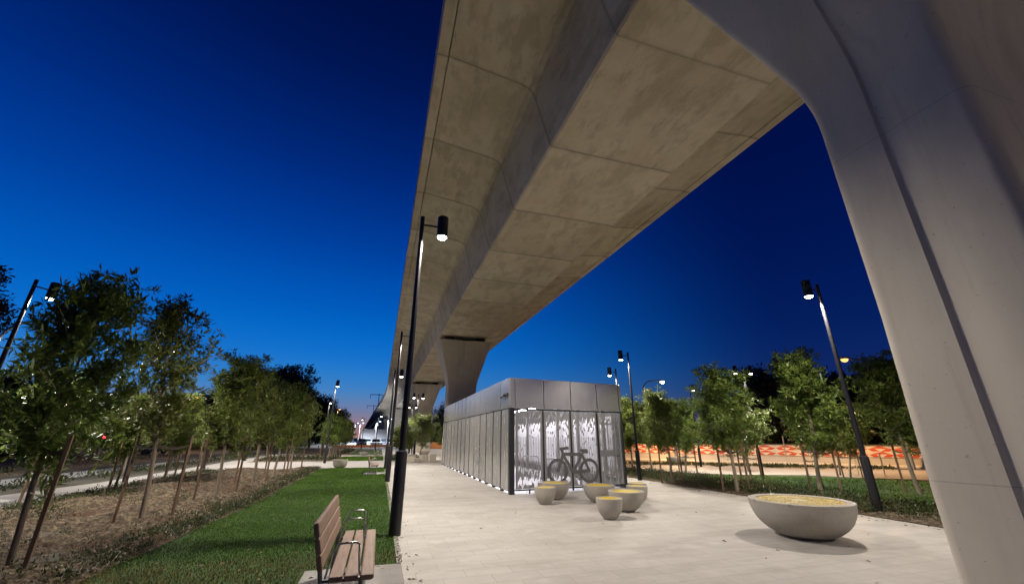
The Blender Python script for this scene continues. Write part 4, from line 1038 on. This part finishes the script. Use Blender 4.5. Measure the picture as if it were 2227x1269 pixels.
# ------------------------------------------------------------------ far end: cars, low fence, building, signals
def car(label, x, y, rz, paint, group='cars parked under the viaduct'):
    t = thing('parked_car', label, 'car', (x, y, 0), rz, group)
    m = MB(); prof = [(-2.1, .28), (-2.12, .62), (-2.0, .80), (-1.1, .92), (1.4, .95), (2.05, .88), (2.12, .55), (2.1, .28)]
    bm = [( .86, 1.0), (.80, .9)]
    secs = [(-.86, .98), (-.80, 1.0), (.80, 1.0), (.86, .98)]
    for (wa, fa), (wb, fb) in zip(secs[:-1], secs[1:]):
        n = len(prof); m.add([(px_ * fa, wa, pz) for px_, pz in prof] + [(px_ * fb, wb, pz) for px_, pz in prof], [(i, (i + 1) % n, n + (i + 1) % n, n + i) for i in range(n)])
    for w_, f_ in ((-.86, .98), (.86, .98)): m.add([(px_ * f_, w_, pz) for px_, pz in prof], [list(range(len(prof)))])
    m.build('body', M[paint], t)
    cb = [(-1.0, .90), (-.35, 1.42), (.95, 1.45), (1.75, .93)]
    m = MB(); n = 4
    m.add([(px_, -.76 if i in (0, 3) else -.60, pz) for i, (px_, pz) in enumerate(cb)] + [(px_, .76 if i in (0, 3) else .60, pz) for i, (px_, pz) in enumerate(cb)], [(0, 1, 2, 3), (7, 6, 5, 4)] + [(i, i + 1, 5 + i, 4 + i) for i in range(3)]); m.build('window', M['car glass'], t)
    m = MB(); m.bbox((-.38, -.615, 1.405), (1.0, .615, 1.475), .02); m.build('roof', M[paint], t)
    for wx_ in (-1.3, 1.3):
        for wy_ in (-.80, .80):
            m = MB(); m.tube([(wx_, wy_ - .1, .32), (wx_, wy_ + .1, .32)], .32, 16); m.build('wheel', M['tyre'], t)
    for wy_ in (-.6, .6):
        m = MB(); m.bbox((-2.14, wy_ - .17, .60), (-2.06, wy_ + .17, .74), .02); m.build('headlight', M['chrome'], t)
    m = MB(); m.bbox((-2.135, -.3, .38), (-2.10, .3, .5), .01); m.build('number_plate', M['car paint white'], t)
    t.scale = (.92,) * 3; return t
car('white car, left one of the front pair under the viaduct', -.55, 78.5, R(90), 'car paint white'); car('white car, right one of the front pair under the viaduct', 2.25, 78.2, R(90), 'car paint white')
car('dark blue car at the left end of the parked cars', -2.9, 79.5, R(90), 'car paint dark'); car('dark car between the two white cars, one row back', .9, 84.5, R(90), 'car paint dark'); car('pale car partly behind the lamp pole', 4.4, 79.5, R(90), 'car paint white'); car('white car in the back row on the left', -2.2, 86, R(90), 'car paint white')
fe = thing('low_fence', 'low orange-brown fence strip across the end of the path', 'fence', (0, 71, 0)); m = MB()
for k in range(14): m.box((-6.5 + k * 1.3, -.03, 0), (-6.38 + k * 1.3, .03, .52))
m.build('post', M['stake wood'], fe); m = MB(); m.box((-6.5, -.05, .08), (10.6, -.031, .47)); m.build('rail', M['orange barrier'], fe)
fe2 = thing('low_fence', 'low orange board fence behind the far corner of the shelter', 'fence', (0, 66, 0)); m = MB(); m.box((7.6, 0, .0), (15, .04, .9)); m.build('board', M['orange barrier'], fe2)
wl_ = thing('wall', 'tall pale rendered wall glowing white behind the parked cars', 'wall', (0, 121, 0)); m = MB(); m.box((-4.8, 0, 0), (6.6, .4, 3.5)); m.box((-5.0, -.06, 3.5), (6.8, .46, 3.65)); m.build('panel', M['render wall'], wl_)
bd = thing('station_building', 'long low building with a flat dark roof and lit windows behind the left trees', 'building', (-36, 76, 0), R(-2))
m = MB(); m.box((-14, 0, 0), (22, 10, 6.4)); m.build('wall', M['building brick'], bd)
m = MB(); m.box((-15, -2.4, 6.9), (23.5, 11, 7.6)); m.box((-14.4, -.3, 6.42), (22.4, 10.3, 6.9)); m.build('roof', M['roof sheet'], bd)
for k in range(15):
    m = MB(); m.box((-13.4 + k * 2.35, -.06, 5.1), (-11.7 + k * 2.35, -.01, 6.3)); w_ = m.build('window', M['window light'], bd)
    m = MB(); m.box((-12.6 + k * 2.35, -.10, 5.1), (-12.52 + k * 2.35, -.062, 6.3)); m.build('mullion', M['dark frame'], w_)
tl = thing('traffic_light', 'traffic light showing red behind the leaves of the big left tree', 'traffic light', (-19.96, 40, -.55), R(20))
m = MB(); m.tube([(0, .1, 0), (0, .1, 2.6)], .05, 10); m.build('pole', M['galv steel'], tl)
m = MB(); m.bbox((-.16, -.12, 1.35), (.16, .06, 2.3), .03); hd = m.build('signal_head', M['lamp black'], tl)
for z, mt in ((2.06, 'red lens'), (1.8, 'lamp black'), (1.54, 'lamp black')):
    m = MB(); m.tube([(0, -.12, z), (0, -.15, z)], .13, 16); m.build('lens', M[mt], hd)
tl2 = thing('traffic_light', 'traffic light showing green low at the left edge', 'traffic light', (-29.6, 29, 0), R(30))
m = MB(); m.tube([(0, .1, 0), (0, .1, 2.7)], .05, 10); m.build('pole', M['galv steel'], tl2)
m = MB(); m.bbox((-.16, -.12, 1.9), (.16, .06, 2.8), .03); hd = m.build('signal_head', M['lamp black'], tl2)
m = MB(); m.tube([(0, -.12, 2.1), (0, -.15, 2.1)], .09, 16); m.build('lens', M['green lens'], hd)
c1 = car('car on the left road with blue-white headlights seen between the trunks', -21.5, 50.5, R(75), 'car paint dark', 'cars on the left road')
for wy_ in (-.6, .6):
    m = MB(); m.bbox((-2.17, wy_ - .1, .62), (-2.145, wy_ + .1, .72), .008); m.build('headlight_lens', M['headlight'], c1)
